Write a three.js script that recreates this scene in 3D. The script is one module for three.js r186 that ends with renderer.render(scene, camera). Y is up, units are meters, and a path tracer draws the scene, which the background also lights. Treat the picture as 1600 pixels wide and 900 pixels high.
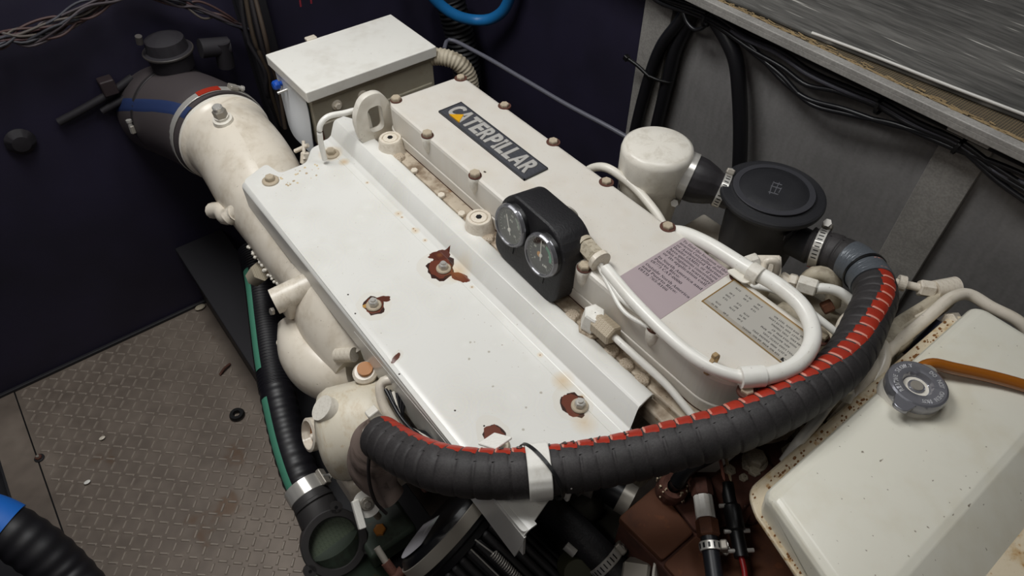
import * as THREE from 'three';
import { RoundedBoxGeometry } from 'three/addons/geometries/RoundedBoxGeometry.js';
import { mergeGeometries, mergeVertices, toCreasedNormals } from 'three/addons/utils/BufferGeometryUtils.js';
import { TextGeometry } from 'three/addons/geometries/TextGeometry.js';
import { FontLoader } from 'three/addons/loaders/FontLoader.js';
import { RectAreaLightUniformsLib } from 'three/addons/lights/RectAreaLightUniformsLib.js';

// ------------------------------------------------------------------ camera, light, exposure
const scene = new THREE.Scene();
scene.background = new THREE.Color(0x000000);
const camera = new THREE.PerspectiveCamera(45.166, 1600 / 900, 0.02, 30);
{
  const yaw = 0.66851, pitch = 0.82173, roll = 0.010746;
  const fw = new THREE.Vector3(Math.sin(yaw) * Math.cos(pitch), -Math.sin(pitch), -Math.cos(yaw) * Math.cos(pitch));
  const r0 = new THREE.Vector3().crossVectors(fw, new THREE.Vector3(0, 1, 0)).normalize();
  const u0 = new THREE.Vector3().crossVectors(r0, fw);
  const r = r0.clone().multiplyScalar(Math.cos(roll)).addScaledVector(u0, Math.sin(roll));
  const u = u0.clone().multiplyScalar(Math.cos(roll)).addScaledVector(r0, -Math.sin(roll));
  camera.position.set(0, 1.75, 0);
  camera.quaternion.setFromRotationMatrix(new THREE.Matrix4().makeBasis(r, u, fw.clone().negate()));
}
scene.add(camera);
const renderer = new THREE.WebGLRenderer({ antialias: true });
renderer.toneMapping = THREE.LinearToneMapping;
renderer.toneMappingExposure = 0.83;
renderer.shadowMap.enabled = true;
RectAreaLightUniformsLib.init();
const UNSEEN_LAMPS = [ // unseen ceiling lamps: centre x, z, width (x), length (z), intensity, colour
  { x: 0.16, z: -1.24, w: 0.5, l: 0.9, i: 16, c: 0xfdfdfb },
  { x: 0.95, z: -0.45, w: 0.4, l: 0.6, i: 8, c: 0xfbfcfc },
  { x: -0.72, z: -0.3, w: 0.3, l: 0.5, i: 9, c: 0xfffaf2 },  // out of view, placed to brighten the near left floor
];
const CEIL = 2.42;

// ------------------------------------------------------------------ helpers
const V = (x, y, z) => new THREE.Vector3(x, y, z);
const A = (a) => (a.isVector3 ? a.clone() : V(a[0], a[1], a[2]));
let seed = 12345;
const rnd = () => { seed |= 0; seed = (seed + 0x6d2b79f5) | 0; let t = Math.imul(seed ^ (seed >>> 15), 1 | seed); t = (t + Math.imul(t ^ (t >>> 7), 61 | t)) ^ t; return ((t ^ (t >>> 14)) >>> 0) / 4294967296; };
const names = {};
const numbered = (n) => { const k = (names[n] = (names[n] || 0) + 1); return k === 1 ? n : n + '_' + String(k - 1).padStart(3, '0'); };
function tag(o, label, category, group, kind) {
  if (label) o.userData.label = label;
  if (category) o.userData.category = category;
  if (group) o.userData.group = group;
  if (kind) o.userData.kind = kind;
  return o;
}
function thing(name, label, category, base, group) {
  const o = new THREE.Group(); o.name = numbered(name); o.position.copy(A(base)); scene.add(o);
  return tag(o, label, category, group);
}
function off(o) { const v = V(0, 0, 0); while (o && o !== scene) { v.add(o.position); o = o.parent; } return v; }
function shade(m) { m.castShadow = true; m.receiveShadow = true; return m; }
// geometry given in world coordinates, baked relative to its thing
function part(name, geo, mat, parent, label) {
  const o = off(parent); geo = geo.clone(); geo.translate(-o.x, -o.y, -o.z);
  const m = shade(new THREE.Mesh(geo, mat)); m.name = name; if (label) m.userData.label = label;
  parent.add(m); return m;
}
// shared geometry placed at a world position, its Y axis along dir
function put(name, geo, mat, parent, pos, dir = [0, 1, 0], spin = 0, label) {
  const m = shade(new THREE.Mesh(geo, mat)); m.name = name;
  m.position.copy(A(pos)).sub(off(parent));
  m.quaternion.setFromUnitVectors(V(0, 1, 0), A(dir).normalize()).multiply(new THREE.Quaternion().setFromAxisAngle(V(0, 1, 0), spin));
  if (label) m.userData.label = label;
  parent.add(m); return m;
}
function struct(name, geo, mat) { const m = shade(new THREE.Mesh(geo, mat)); m.name = name; m.userData.kind = 'structure'; scene.add(m); return m; }
const clean = (g) => { g = g.index ? g.toNonIndexed() : g; for (const k of Object.keys(g.attributes)) if (!['position', 'normal', 'uv'].includes(k)) g.deleteAttribute(k); return g; };
const merge = (...gs) => mergeGeometries(gs.flat().map(clean));
function orient(g, pos, dir, spin = 0) {
  g = g.clone(); if (spin) g.rotateY(spin);
  g.applyQuaternion(new THREE.Quaternion().setFromUnitVectors(V(0, 1, 0), A(dir).normalize()));
  const p = A(pos); g.translate(p.x, p.y, p.z); return g;
}
function box(x0, x1, y0, y1, z0, z1, r = 0.004, s = 2) {
  const g = new RoundedBoxGeometry(x1 - x0, y1 - y0, z1 - z0, s, Math.min(r, (x1 - x0) / 2.01, (y1 - y0) / 2.01, (z1 - z0) / 2.01));
  g.translate((x0 + x1) / 2, (y0 + y1) / 2, (z0 + z1) / 2); return uvBox(g);
}
function uvBox(g) { // metres, by dominant normal
  const p = g.attributes.position, n = g.attributes.normal, uv = new Float32Array(p.count * 2);
  for (let i = 0; i < p.count; i++) {
    const ax = Math.abs(n.getX(i)), ay = Math.abs(n.getY(i)), az = Math.abs(n.getZ(i));
    if (ay >= ax && ay >= az) { uv[2 * i] = p.getZ(i); uv[2 * i + 1] = p.getX(i); }
    else if (ax >= az) { uv[2 * i] = p.getZ(i); uv[2 * i + 1] = p.getY(i); }
    else { uv[2 * i] = p.getX(i); uv[2 * i + 1] = p.getY(i); }
  }
  g.setAttribute('uv', new THREE.BufferAttribute(uv, 2)); return g;
}
function uvXZ(g, x0, x1, z0, z1) { // u along z, v along x
  const p = g.attributes.position, uv = new Float32Array(p.count * 2);
  for (let i = 0; i < p.count; i++) { uv[2 * i] = (p.getZ(i) - z0) / (z1 - z0); uv[2 * i + 1] = (p.getX(i) - x0) / (x1 - x0); }
  g.setAttribute('uv', new THREE.BufferAttribute(uv, 2)); return g;
}
const Q = (p, q) => V(q[0] - p[0], q[1] - p[1], q[2] - p[2]);
function cyl(p, q, r0, r1 = r0, n = 24) { // p, q arrays
  const d = Q(p, q), g = new THREE.CylinderGeometry(r1, r0, d.length(), n);
  return orient(g, [(p[0] + q[0]) / 2, (p[1] + q[1]) / 2, (p[2] + q[2]) / 2], d);
}
function hexg(p, q, r, spin = 0.3) {
  const d = Q(p, q), L = d.length(), c = Math.min(0.15 * r, L / 4);
  const g = toCreasedNormals(new THREE.LatheGeometry([[0.001, -L / 2], [r - c, -L / 2], [r, -L / 2 + c], [r, L / 2 - c], [r - c, L / 2], [0.001, L / 2]].map(([a, b]) => new THREE.Vector2(a, b)), 6), 0.5);
  return orient(g, [(p[0] + q[0]) / 2, (p[1] + q[1]) / 2, (p[2] + q[2]) / 2], d, spin);
}
function lathe(pts, n = 40, crease = 0.6) { return toCreasedNormals(new THREE.LatheGeometry(pts.map(([a, b]) => new THREE.Vector2(Math.max(a, 0.0001), b)), n), crease); }
function ring(pos, dir, r0, r1, h, n = 40) { // flat ring, inner r0 outer r1, height h along dir
  const c = Math.min(h * 0.2, (r1 - r0) * 0.3);
  return orient(lathe([[r0, -h / 2], [r1 - c, -h / 2], [r1, -h / 2 + c], [r1, h / 2 - c], [r1 - c, h / 2], [r0, h / 2], [r0, -h / 2]], n), pos, dir);
}
// swept tube. r: number or (t, s, a) => radius
function sweep(pts, r, { segs = 64, rad = 16, cap = true, tension = 0.5 } = {}) {
  const curve = pts.length === 2 ? new THREE.LineCurve3(A(pts[0]), A(pts[1])) : new THREE.CatmullRomCurve3(pts.map(A), false, 'centripetal', tension);
  const L = curve.getLength(), F = frames(curve, segs), P = [], U = [], I = [];
  const R = typeof r === 'function' ? r : () => r;
  for (let i = 0; i <= segs; i++) {
    const t = i / segs;
    for (let j = 0; j <= rad; j++) {
      const a = (j / rad) * Math.PI * 2, q = R(t, t * L, a), { p, n, s } = F[i];
      P.push(p.x + q * (Math.cos(a) * n.x + Math.sin(a) * s.x), p.y + q * (Math.cos(a) * n.y + Math.sin(a) * s.y), p.z + q * (Math.cos(a) * n.z + Math.sin(a) * s.z));
      U.push(t * L, (j / rad) * 2 * Math.PI * q);
    }
  }
  const w = rad + 1;
  for (let i = 0; i < segs; i++) for (let j = 0; j < rad; j++) { const a = i * w + j; I.push(a, a + w, a + 1, a + 1, a + w, a + w + 1); }
  if (cap) for (const e of [0, segs]) {
    const c = P.length / 3; P.push(F[e].p.x, F[e].p.y, F[e].p.z); U.push(0, 0);
    const b = P.length / 3;
    for (let j = 0; j <= rad; j++) { const k = (e * w + j) * 3; P.push(P[k], P[k + 1], P[k + 2]); U.push(0.01, 0.01); }
    for (let j = 0; j < rad; j++) e ? I.push(c, b + j + 1, b + j) : I.push(c, b + j, b + j + 1);
  }
  const g = new THREE.BufferGeometry();
  g.setAttribute('position', new THREE.Float32BufferAttribute(P, 3)); g.setAttribute('uv', new THREE.Float32BufferAttribute(U, 2)); g.setIndex(I);
  g.computeVertexNormals(); 
  const N = g.attributes.normal; // weld the seam
  for (let i = 0; i <= segs; i++) { const a = i * w, b = a + rad; const v = V(N.getX(a) + N.getX(b), N.getY(a) + N.getY(b), N.getZ(a) + N.getZ(b)).normalize(); N.setXYZ(a, v.x, v.y, v.z); N.setXYZ(b, v.x, v.y, v.z); }
  return g;
}
function frames(curve, segs) { // s = T x up, n = s x T
  const out = [];
  for (let i = 0; i <= segs; i++) {
    const t = i / segs, p = curve.getPointAt(t), T = curve.getTangentAt(t);
    let s = V(0, 0, 0).crossVectors(T, V(0, 1, 0)); 
    if (s.length() < 0.15) s = out.length ? out[out.length - 1].s.clone().addScaledVector(T, -out[out.length - 1].s.dot(T)) : V(1, 0, 0).addScaledVector(T, -T.x);
    s.normalize();
    if (out.length && s.dot(out[out.length - 1].s) < 0) s.negate();
    out.push({ p, T, s, n: V(0, 0, 0).crossVectors(s, T).normalize() });
  }
  return out;
}
function plate(poly, y0, y1, bevel = 0.0015, holes = []) { // polygon [[x, z]...] between heights
  const s = new THREE.Shape(poly.map(([x, z]) => new THREE.Vector2(x, -z)));
  for (const h of holes) s.holes.push(new THREE.Path(h.map(([x, z]) => new THREE.Vector2(x, -z))));
  const g = new THREE.ExtrudeGeometry(s, { depth: y1 - y0 - 2 * bevel, bevelEnabled: bevel > 0, bevelSize: bevel, bevelThickness: bevel, bevelOffset: -bevel, bevelSegments: 2, curveSegments: 10 });
  g.rotateX(-Math.PI / 2); g.translate(0, y0 + bevel, 0); return uvBox(g);
}
function roundPoly(pts, r, n = 6) { // rounds the corners of a polygon
  const out = [];
  for (let i = 0; i < pts.length; i++) {
    const p = new THREE.Vector2(...pts[i]), a = new THREE.Vector2(...pts[(i + pts.length - 1) % pts.length]).sub(p), b = new THREE.Vector2(...pts[(i + 1) % pts.length]).sub(p);
    const q = Math.min(r, a.length() / 2.2, b.length() / 2.2), s = p.clone().addScaledVector(a.normalize(), q), e = p.clone().addScaledVector(b.normalize(), q);
    for (let k = 0; k <= n; k++) { const t = k / n; out.push([(1 - t) * (1 - t) * s.x + 2 * t * (1 - t) * p.x + t * t * e.x, (1 - t) * (1 - t) * s.y + 2 * t * (1 - t) * p.y + t * t * e.y]); }
  }
  return out;
}
function profileZ(prof, z0, z1, th, smooth = true) { // sheet of thickness th following [[x, y]...], extruded along z
  const n = prof.length, up = [], N = prof.map((p, i) => { const a = prof[Math.max(0, i - 1)], b = prof[Math.min(n - 1, i + 1)], d = new THREE.Vector2(b[0] - a[0], b[1] - a[1]).normalize(); return [-d.y, d.x]; });
  const low = prof.map((p, i) => [p[0] - N[i][0] * th, p[1] - N[i][1] * th]);
  const s = new THREE.Shape([...prof, ...low.reverse()].map(([x, y]) => new THREE.Vector2(x, y)));
  const g = new THREE.ExtrudeGeometry(s, { depth: z1 - z0, bevelEnabled: false, steps: 1 }); g.translate(0, 0, z0);
  return toCreasedNormals(g, 0.7);
}
// ---- textures
const hash = (x, y, s) => { let h = Math.imul(x, 374761393) + Math.imul(y, 668265263) + Math.imul(s, 1442695041); h = Math.imul(h ^ (h >>> 13), 1274126177); return ((h ^ (h >>> 16)) >>> 0) / 4294967296; };
function noise(x, y, per, s) { // tiling value noise, x and y in cells
  const xi = Math.floor(x), yi = Math.floor(y), fx = x - xi, fy = y - yi, u = fx * fx * (3 - 2 * fx), v = fy * fy * (3 - 2 * fy), m = (a) => ((a % per) + per) % per;
  const a = hash(m(xi), m(yi), s), b = hash(m(xi + 1), m(yi), s), c = hash(m(xi), m(yi + 1), s), d = hash(m(xi + 1), m(yi + 1), s);
  return a + (b - a) * u + (c - a) * v + (a - b - c + d) * u * v;
}
const fbm = (x, y, per, s, o = 4) => { let f = 0, w = 0.5, t = 0; for (let i = 0; i < o; i++) { f += w * noise(x, y, per, s + i * 17); t += w; w *= 0.5; x *= 2; y *= 2; per *= 2; } return f / t; };
function tex(n, fn, srgb = true, rep = 1, m = n) {
  const d = new Uint8Array(n * m * 4);
  for (let j = 0; j < m; j++) for (let i = 0; i < n; i++) { const c = fn(i / n, j / m); const k = (j * n + i) * 4; for (let q = 0; q < 3; q++) d[k + q] = Math.max(0, Math.min(255, c[q])); d[k + 3] = 255; }
  const t = new THREE.DataTexture(d, n, m); t.wrapS = t.wrapT = THREE.RepeatWrapping; t.magFilter = THREE.LinearFilter; t.minFilter = THREE.LinearMipmapLinearFilter; t.generateMipmaps = true;
  if (srgb) t.colorSpace = THREE.SRGBColorSpace; t.repeat.set(rep, rep); t.needsUpdate = true; return t;
}
const mix = (a, b, t) => a.map((v, i) => v + (b[i] - v) * t), sst = (a, b, x) => { x = Math.max(0, Math.min(1, (x - a) / (b - a))); return x * x * (3 - 2 * x); };
function std(color, roughness = 0.5, metalness = 0, extra = {}) { return new THREE.MeshStandardMaterial({ color, roughness, metalness, side: THREE.DoubleSide, ...extra }); }
function paint(base, o = {}) { // old enamel with grime, rust blotches and specks
  const { s = 1, grime = 0.35, grimeC = [150, 138, 118], rust = 0, rustC = [140, 86, 40], speck = 0.25, n = 512, rep = 4, rough = 0.34 } = o;
  const t = tex(n, (x, y) => {
    const g = fbm(x * 5, y * 5, 5, s), f = fbm(x * 24, y * 24, 24, s + 50, 3), h = fbm(x * 9, y * 9, 9, s + 90);
    let c = mix(base, grimeC, grime * sst(0.42, 0.8, g * 0.7 + f * 0.3));
    if (rust) c = mix(c, rustC, Math.min(1, rust * 2) * sst(0.75 - rust * 0.4, 0.86 - rust * 0.3, h * 0.6 + f * 0.4));
    const q = noise(x * 70, y * 70, 70, s + 7); if (q > 0.962) c = mix(c, [70, 55, 42], speck * sst(0.962, 0.99, q) * 2);
    return c;
  }, true, rep);
  return std(0xffffff, rough, 0, { map: t });
}
function canvas(w, h, draw) { const c = document.createElement('canvas'); c.width = w; c.height = h; const g = c.getContext('2d'); draw(g, w, h); const t = new THREE.CanvasTexture(c); t.colorSpace = THREE.SRGBColorSpace; t.anisotropy = 8; return t; }
function blob(g, x, y, r, rag, col, sx = 1, sy = 1, rot = 0) { // irregular filled patch
  g.save(); g.translate(x, y); g.rotate(rot); g.scale(sx, sy); g.beginPath(); const n = 22; let last = 1;
  for (let i = 0; i < n; i++) { last = 0.5 * last + 0.5 * (1 + (rnd() - 0.5) * 2 * rag); const a = (i / n) * 6.2832; g.lineTo(Math.cos(a) * r * last, Math.sin(a) * r * last); }
  g.closePath(); g.fillStyle = col; g.fill(); g.restore();
}

// ------------------------------------------------------------------ materials
const M = {};
M.cream = paint([230, 225, 214], { s: 1, grime: 0.22, rep: 3, rust: 0 });
M.creamDirty = paint([192, 179, 160], { s: 9, grime: 0.85, grimeC: [112, 92, 72], rep: 5, rust: 0.16, speck: 0.6, rough: 0.5 });
M.cast = paint([228, 219, 204], { s: 14, grime: 0.36, grimeC: [170, 154, 130], rep: 4, rust: 0.03, rough: 0.3 });
M.white = paint([242, 240, 233], { s: 21, grime: 0.12, rep: 3, speck: 0.1, rough: 0.3 });
M.beige = paint([188, 178, 158], { s: 33, grime: 0.6, grimeC: [110, 98, 80], rep: 8, rust: 0.08, rough: 0.55 });
M.rustyCream = paint([214, 200, 174], { s: 41, grime: 0.7, grimeC: [178, 142, 92], rep: 9, rust: 0.3, rustC: [158, 110, 56], rough: 0.6, speck: 0.8 });
M.rust = paint([94, 55, 33], { s: 52, grime: 0.6, grimeC: [70, 40, 28], rep: 5, rust: 0.25, rustC: [128, 74, 40], rough: 0.75 });
M.rustDark = paint([90, 54, 42], { s: 57, grime: 0.6, grimeC: [62, 36, 30], rep: 6, rust: 0.1, rustC: [100, 56, 36], rough: 0.8 });
M.boltRust = paint([196, 184, 162], { s: 61, grime: 0.7, grimeC: [110, 88, 66], rep: 30, rust: 0.35, rustC: [112, 66, 36], rough: 0.55 });
M.steel = std(0xc9c6c0, 0.3, 0.45);
M.steelDull = std(0xa29c92, 0.42, 0.4);
M.chrome = std(0x97979e, 0.2, 0.65);
M.bezel = std(0x7c7c80, 0.25, 0.6);
M.washer = std(0xa89e8e, 0.5, 0.5);
M.black = std(0x0b0b0d, 0.42);
M.blackMatt = std(0x131316, 0.75);
M.blackVinyl = std(0x1a191c, 0.55, 0, { bumpMap: tex(256, (x, y) => { const v = 255 * fbm(x * 40, y * 40, 40, 5, 2); return [v, v, v]; }, false, 9), bumpScale: 0.0004 });
M.filterBlack = std(0x1f1f23, 0.5, 0, { bumpMap: tex(256, (x, y) => { const v = 255 * fbm(x * 60, y * 60, 60, 8, 2); return [v, v, v]; }, false, 12), bumpScale: 0.0003 });
M.filterGrey = std(0x35353a, 0.55);
M.rubber = std(0x17161a, 0.5, 0, { map: tex(256, (x, y) => { const v = 225 + 45 * (fbm(x * 8, y * 8, 8, 71) - 0.5); return [v, v * 0.98, v]; }, true, 6) });
M.rubber.color.setRGB(0.03, 0.028, 0.03);
M.hoseCloth = std(0xffffff, 0.62, 0, { map: tex(512, (x, y) => { const g = fbm(x * 6, y * 6, 6, 77), f = noise(x * 128, y * 128, 128, 3); const v = 46 + 26 * (g - 0.4) + 14 * (f - 0.5); return [v * 1.03, v * 0.97, v * 0.98]; }, true, 5) });
M.red = std(0xffffff, 0.42, 0, { map: tex(256, (x, y) => { const g = fbm(x * 6, y * 6, 6, 81), f = noise(x * 60, y * 60, 60, 5); return mix([178, 52, 30], [148, 40, 26], g + 0.3 * (f - 0.5)); }, true, 8) });
M.paleRed = std(0xd08a78, 0.5);
M.greyTape = std(0x5d6268, 0.38, 0.2, { bumpMap: tex(256, (x, y) => { const v = 255 * fbm(x * 30, y * 12, 6, 91, 2); return [v, v, v]; }, false, 12), bumpScale: 0.0008 });
M.green = std(0x4a8a72, 0.55);
M.pumpGreen = paint([64, 78, 66], { s: 66, grime: 0.7, grimeC: [44, 46, 40], rep: 6, rust: 0.18, rustC: [128, 92, 46], rough: 0.5 });
M.blue = std(0x1f74b4, 0.42);
M.blueStrap = std(0x1f6fd0, 0.55);
M.knobBlue = std(0x1650b4, 0.3);
M.orange = std(0xb1722e, 0.35);
M.brownTube = new THREE.MeshPhysicalMaterial({ color: 0x9a5a1a, roughness: 0.22, side: THREE.DoubleSide, clearcoat: 0.6 });
M.zipTan = std(0xa58a62, 0.6);
M.cable = std(0x17171b, 0.38);
M.cableGrey = std(0x5c5c66, 0.4);
M.wallGrey = std(0xffffff, 0.62, 0.15, { map: tex(512, (x, y) => { const g = fbm(x * 4, y * 4, 4, 101), f = noise(x * 160, y * 160, 160, 4), h = noise(x * 90, y * 14, 14, 6); const v = 134 + 28 * (g - 0.5) + 8 * (f - 0.5) + 8 * (h - 0.5); return [v, v * 0.985, v * 0.98]; }, true, 1.6) });
M.frameGrey = std(0xffffff, 0.6, 0.15, { map: tex(256, (x, y) => { const g = fbm(x * 4, y * 4, 4, 111), f = noise(x * 90, y * 90, 90, 4); const v = 152 + 24 * (g - 0.5) + 22 * (f - 0.5); return [v, v * 0.98, v * 0.95]; }, true, 4) });
M.navy = std(0xffffff, 0.6, 0, { map: tex(256, (x, y) => { const g = fbm(x * 4, y * 4, 4, 121); const v = 0.85 + 0.5 * (g - 0.4); return [40 * v, 36 * v, 58 * v]; }, true, 1.3) });
M.darkSteel = std(0x232226, 0.6, 0.1);
M.ceilGrey = std(0x8d8d8d, 0.8);

// ------------------------------------------------------------------ setting: room shell
const X0 = -0.95, X1 = 1.26, Z0 = -1.86, Z1 = 1.0;
M.floor = std(0xffffff, 0.5, 0.25, { map: tex(1024, (x, y) => {
  const g = fbm(x * 4, y * 4, 4, 131), f = fbm(x * 40, y * 40, 40, 141, 2), r = fbm(x * 7, y * 7, 7, 151);
  let c = mix([140, 128, 117], [112, 101, 92], sst(0.3, 0.7, g) * 0.8 + (f - 0.5) * 0.7);
  return mix(c, [108, 76, 52], 0.45 * sst(0.68, 0.8, r * 0.75 + f * 0.25));
}, true, 0.9) });
M.tread = std(0x968b80, 0.5, 0.25);
const floor = struct('floor', box(-0.525, X1, -0.02, 0, Z0, Z1, 0.001), M.floor);
{ // raised treads of the chequer plate: short bars turning alternately one way and the other
  const bar = new THREE.BoxGeometry(0.027, 0.003, 0.0075); { const p = bar.attributes.position; for (let i = 0; i < p.count; i++) if (p.getY(i) > 0) { p.setX(i, p.getX(i) * 0.72); p.setZ(i, p.getZ(i) * 0.5); } bar.computeVertexNormals(); }
  const list = [], q = 0.0275;
  for (let i = 0; i < 21; i++) for (let k = 0; k < 66; k++) { const x = -0.42 + i * q, z = -1.83 + k * q; if (x > 0.13) continue; const b = bar.clone(); b.rotateY((i + k) % 2 ? -0.72 : -0.72 + Math.PI / 2); b.translate(x, 0.0008, z); list.push(b); }
  const t = part('tread', uvBox(merge(list)), M.tread, floor); t.userData.kind = 'stuff';
  part('edge_strip', box(-0.525, -0.444, -0.001, 0.0018, Z0, Z1, 0.0006, 1), M.floor, floor);
  part('seam', box(-0.444, -0.4405, -0.001, 0.0004, Z0, Z1, 0.0001, 1), M.black, floor, 'dark seam beside the plain edge strip');
}
const gutter = struct('trim_1', merge(box(X0, -0.525, -0.14, -0.12, Z0, Z1, 0.002), box(-0.532, -0.524, -0.14, 0.0, Z0, Z1, 0.001)), M.darkSteel);
struct('wall_back', box(X0 - 0.05, X1 + 0.6, -0.14, CEIL, Z0 - 0.05, Z0, 0.001), M.navy);
struct('wall_left', box(X0 - 0.05, X0, -0.14, CEIL, Z0, Z1, 0.001), M.navy);
struct('wall_front', box(X0 - 0.05, X1 + 0.6, -0.14, CEIL, Z1, Z1 + 0.05, 0.001), M.wallGrey);
struct('wall_right', box(X1, X1 + 0.03, -0.02, 1.108, -1.05, Z1, 0.001), M.wallGrey);
struct('wall_right_far_shaded', box(X1 + 0.002, X1 + 0.03, -0.02, 1.108, Z0, -1.05, 0.001), M.navy);  // far bay: recess shade put into the dark wall colour
struct('wall_right_upper', box(X1 + 0.55, X1 + 0.6, 1.1, CEIL, Z0, Z1, 0.001), M.wallGrey);
struct('ceiling', box(X0 - 0.05, X1 + 0.6, CEIL, CEIL + 0.05, Z0 - 0.05, Z1 + 0.05, 0.001), M.ceilGrey);
struct('baseboard_back', box(-0.525, 0.16, 0, 0.012, Z0, Z0 + 0.012, 0.003), M.darkSteel);
// flat bar frames on the right hull side
struct('trim_2', box(1.245, X1, 0.25, 1.1, -0.345, -0.262, 0.002), M.frameGrey);
struct('trim_3', box(1.235, X1, 0.25, 1.1, -1.07, -0.985, 0.002), M.frameGrey);
// side shelf above the hull side
const shelf = struct('trim_4', box(1.17, X1 + 0.55, 1.108, 1.118, Z0, Z1, 0.003), M.darkSteel);
part('edge_angle', merge(box(1.152, 1.172, 1.118, 1.128, Z0, Z1, 0.002), box(1.152, 1.16, 1.108, 1.12, Z0, Z1, 0.002)), M.frameGrey, shelf, 'grey painted steel angle along the shelf edge');
{
  const mesh = tex(512, (x, y) => { const wx = Math.abs(((x * 40) % 1) - 0.5), wy = Math.abs(((y * 40) % 1) - 0.5), w = Math.max(wx, wy) > 0.34 ? 1 : 0, g = fbm(x * 6, y * 6, 6, 161); return mix([44, 40, 34], mix([150, 132, 100], [96, 82, 62], g), w * (0.5 + g * 0.7)); }, true, 5.5);
  part('scrim', uvBox(plate([[1.168, Z0], [1.42, Z0], [1.42, Z1], [1.168, Z1]], 1.1185, 1.126, 0.002)), std(0xffffff, 0.7, 0, { map: mesh }), shelf, 'tan glass fibre scrim fraying at the shelf edge');
  // frayed strands
  const st = []; for (let i = 0; i < 420; i++) { const z = -1.3 + i * 0.0031, x = 1.171 + rnd() * rnd() * 0.02; st.push(new THREE.BoxGeometry(0.0012, 0.0012, 0.006 + 0.016 * rnd()).rotateY((rnd() - 0.5) * 0.5).translate(x, 1.1275 + rnd() * 0.002, z)); }
  part('loose_strand', merge(st), std(0xa08a66, 0.7), shelf).userData.kind = 'stuff';
  const sheetTex = tex(1024, (x, y) => { const q = y + 0.05 * fbm(x * 3, y * 3, 3, 175, 2), a = fbm(x * 24, q * 90, 90, 171, 3), b = fbm(x * 80, q * 240, 240, 172, 2), g = fbm(x * 8, y * 4, 8, 173), s = fbm(x * 32, q * 160, 160, 174, 2); let v = 82 + 46 * (a - 0.5) + 44 * (b - 0.5) + 56 * (g - 0.45); v += 120 * sst(0.74, 0.9, s) * sst(0.4, 0.65, g) * (0.3 + b); return [v, v * 0.985, v * 0.95]; }, true, 1);
  const sh = uvXZ(plate([[1.19, -0.62], [1.258, 0.05], [1.32, Z1], [X1 + 0.55, Z1], [X1 + 0.55, Z0], [1.17, Z0], [1.176, -0.9]], 1.127, 1.136, 0.003), 1.1, 2.1, -1.9, 1.1);
  const sheet = part('cover_sheet', sh, std(0xffffff, 0.42, 0.1, { map: sheetTex, bumpMap: sheetTex, bumpScale: 0.0015 }), shelf, 'scratched grey foil sheet lying over the shelf');
  part('torn_edge', sweep([[1.192, 1.136, -0.62], [1.201, 1.139, -0.5], [1.213, 1.139, -0.37], [1.228, 1.139, -0.24], [1.254, 1.139, 0.02]], 0.003, { segs: 40, rad: 6 }), std(0xc9c6c0, 0.4), sheet);
}
// engine bed girder
struct('trim_5', merge(box(0.148, 0.27, 0, 0.24, Z0, 0.4, 0.004), box(0.135, 0.285, 0.24, 0.254, Z0, 0.4, 0.003)), M.darkSteel);

// unseen ceiling lights, placed and sized for the light they throw
UNSEEN_LAMPS.forEach((l, i) => {
  const t = thing('unseen_ceiling_light', ['long flat ceiling light panel, unseen, placed to light the far half of the engine', 'narrow flat ceiling light panel, unseen, placed to light the right side of the engine', 'small flat ceiling light panel, unseen, placed to brighten the near left of the floor plate'][i], 'ceiling light', [l.x, CEIL, l.z], 'unseen ceiling lights');
  part('frame', box(l.x - l.w / 2 - 0.03, l.x + l.w / 2 + 0.03, CEIL - 0.035, CEIL, l.z - l.l / 2 - 0.03, l.z + l.l / 2 + 0.03, 0.004), M.white, t);
  part('diffuser', box(l.x - l.w / 2, l.x + l.w / 2, CEIL - 0.04, CEIL - 0.034, l.z - l.l / 2, l.z + l.l / 2, 0.002), std(0xffffff, 0.6, 0, { emissive: l.c, emissiveIntensity: 1.5 }), t);
  const a = new THREE.RectAreaLight(l.c, l.i, l.w, l.l); a.position.set(l.x, CEIL - 0.045, l.z); a.lookAt(l.x, 0, l.z); scene.add(a);
});

// ------------------------------------------------------------------ shared fittings
const hexHead = toCreasedNormals(new THREE.LatheGeometry([[0.0001, 0], [1, 0], [1, 0.62], [0.86, 0.78], [0.0001, 0.78]].map(([a, b]) => new THREE.Vector2(a, b)), 6), 0.5);
const washerG = lathe([[0.3, 0], [1, 0], [1, 0.7], [0.85, 1], [0.3, 1]], 24);
const domeHead = lathe([[0.0001, 0.75], [0.55, 0.7], [0.9, 0.42], [1, 0], [0.0001, 0]].reverse(), 20, 1.2);
function bolt(parent, pos, { r = 0.011, h = 1, mat = M.boltRust, wr = 0, wm = M.washer, dir = [0, 1, 0], spin = rnd() * 1, stud = 0, name = 'bolt' } = {}) {
  const d = A(dir).normalize(), p = A(pos), wh = wr ? 0.004 : 0;
  const b = put(name, new THREE.BufferGeometry().copy(hexHead).scale(r, r * h, r), mat, parent, p.clone().addScaledVector(d, wh), d, spin);
  if (wr) { const w = shade(new THREE.Mesh(new THREE.BufferGeometry().copy(washerG).scale(wr, 0.004, wr), wm)); w.name = 'washer'; w.position.y = -wh; b.add(w); }
  if (stud) { const s = shade(new THREE.Mesh(new THREE.CylinderGeometry(r * 0.5, r * 0.55, stud, 12).translate(0, stud / 2 + r * h * 0.7, 0), mat)); s.name = 'stud_end'; b.add(s); }
  return b;
}
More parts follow.
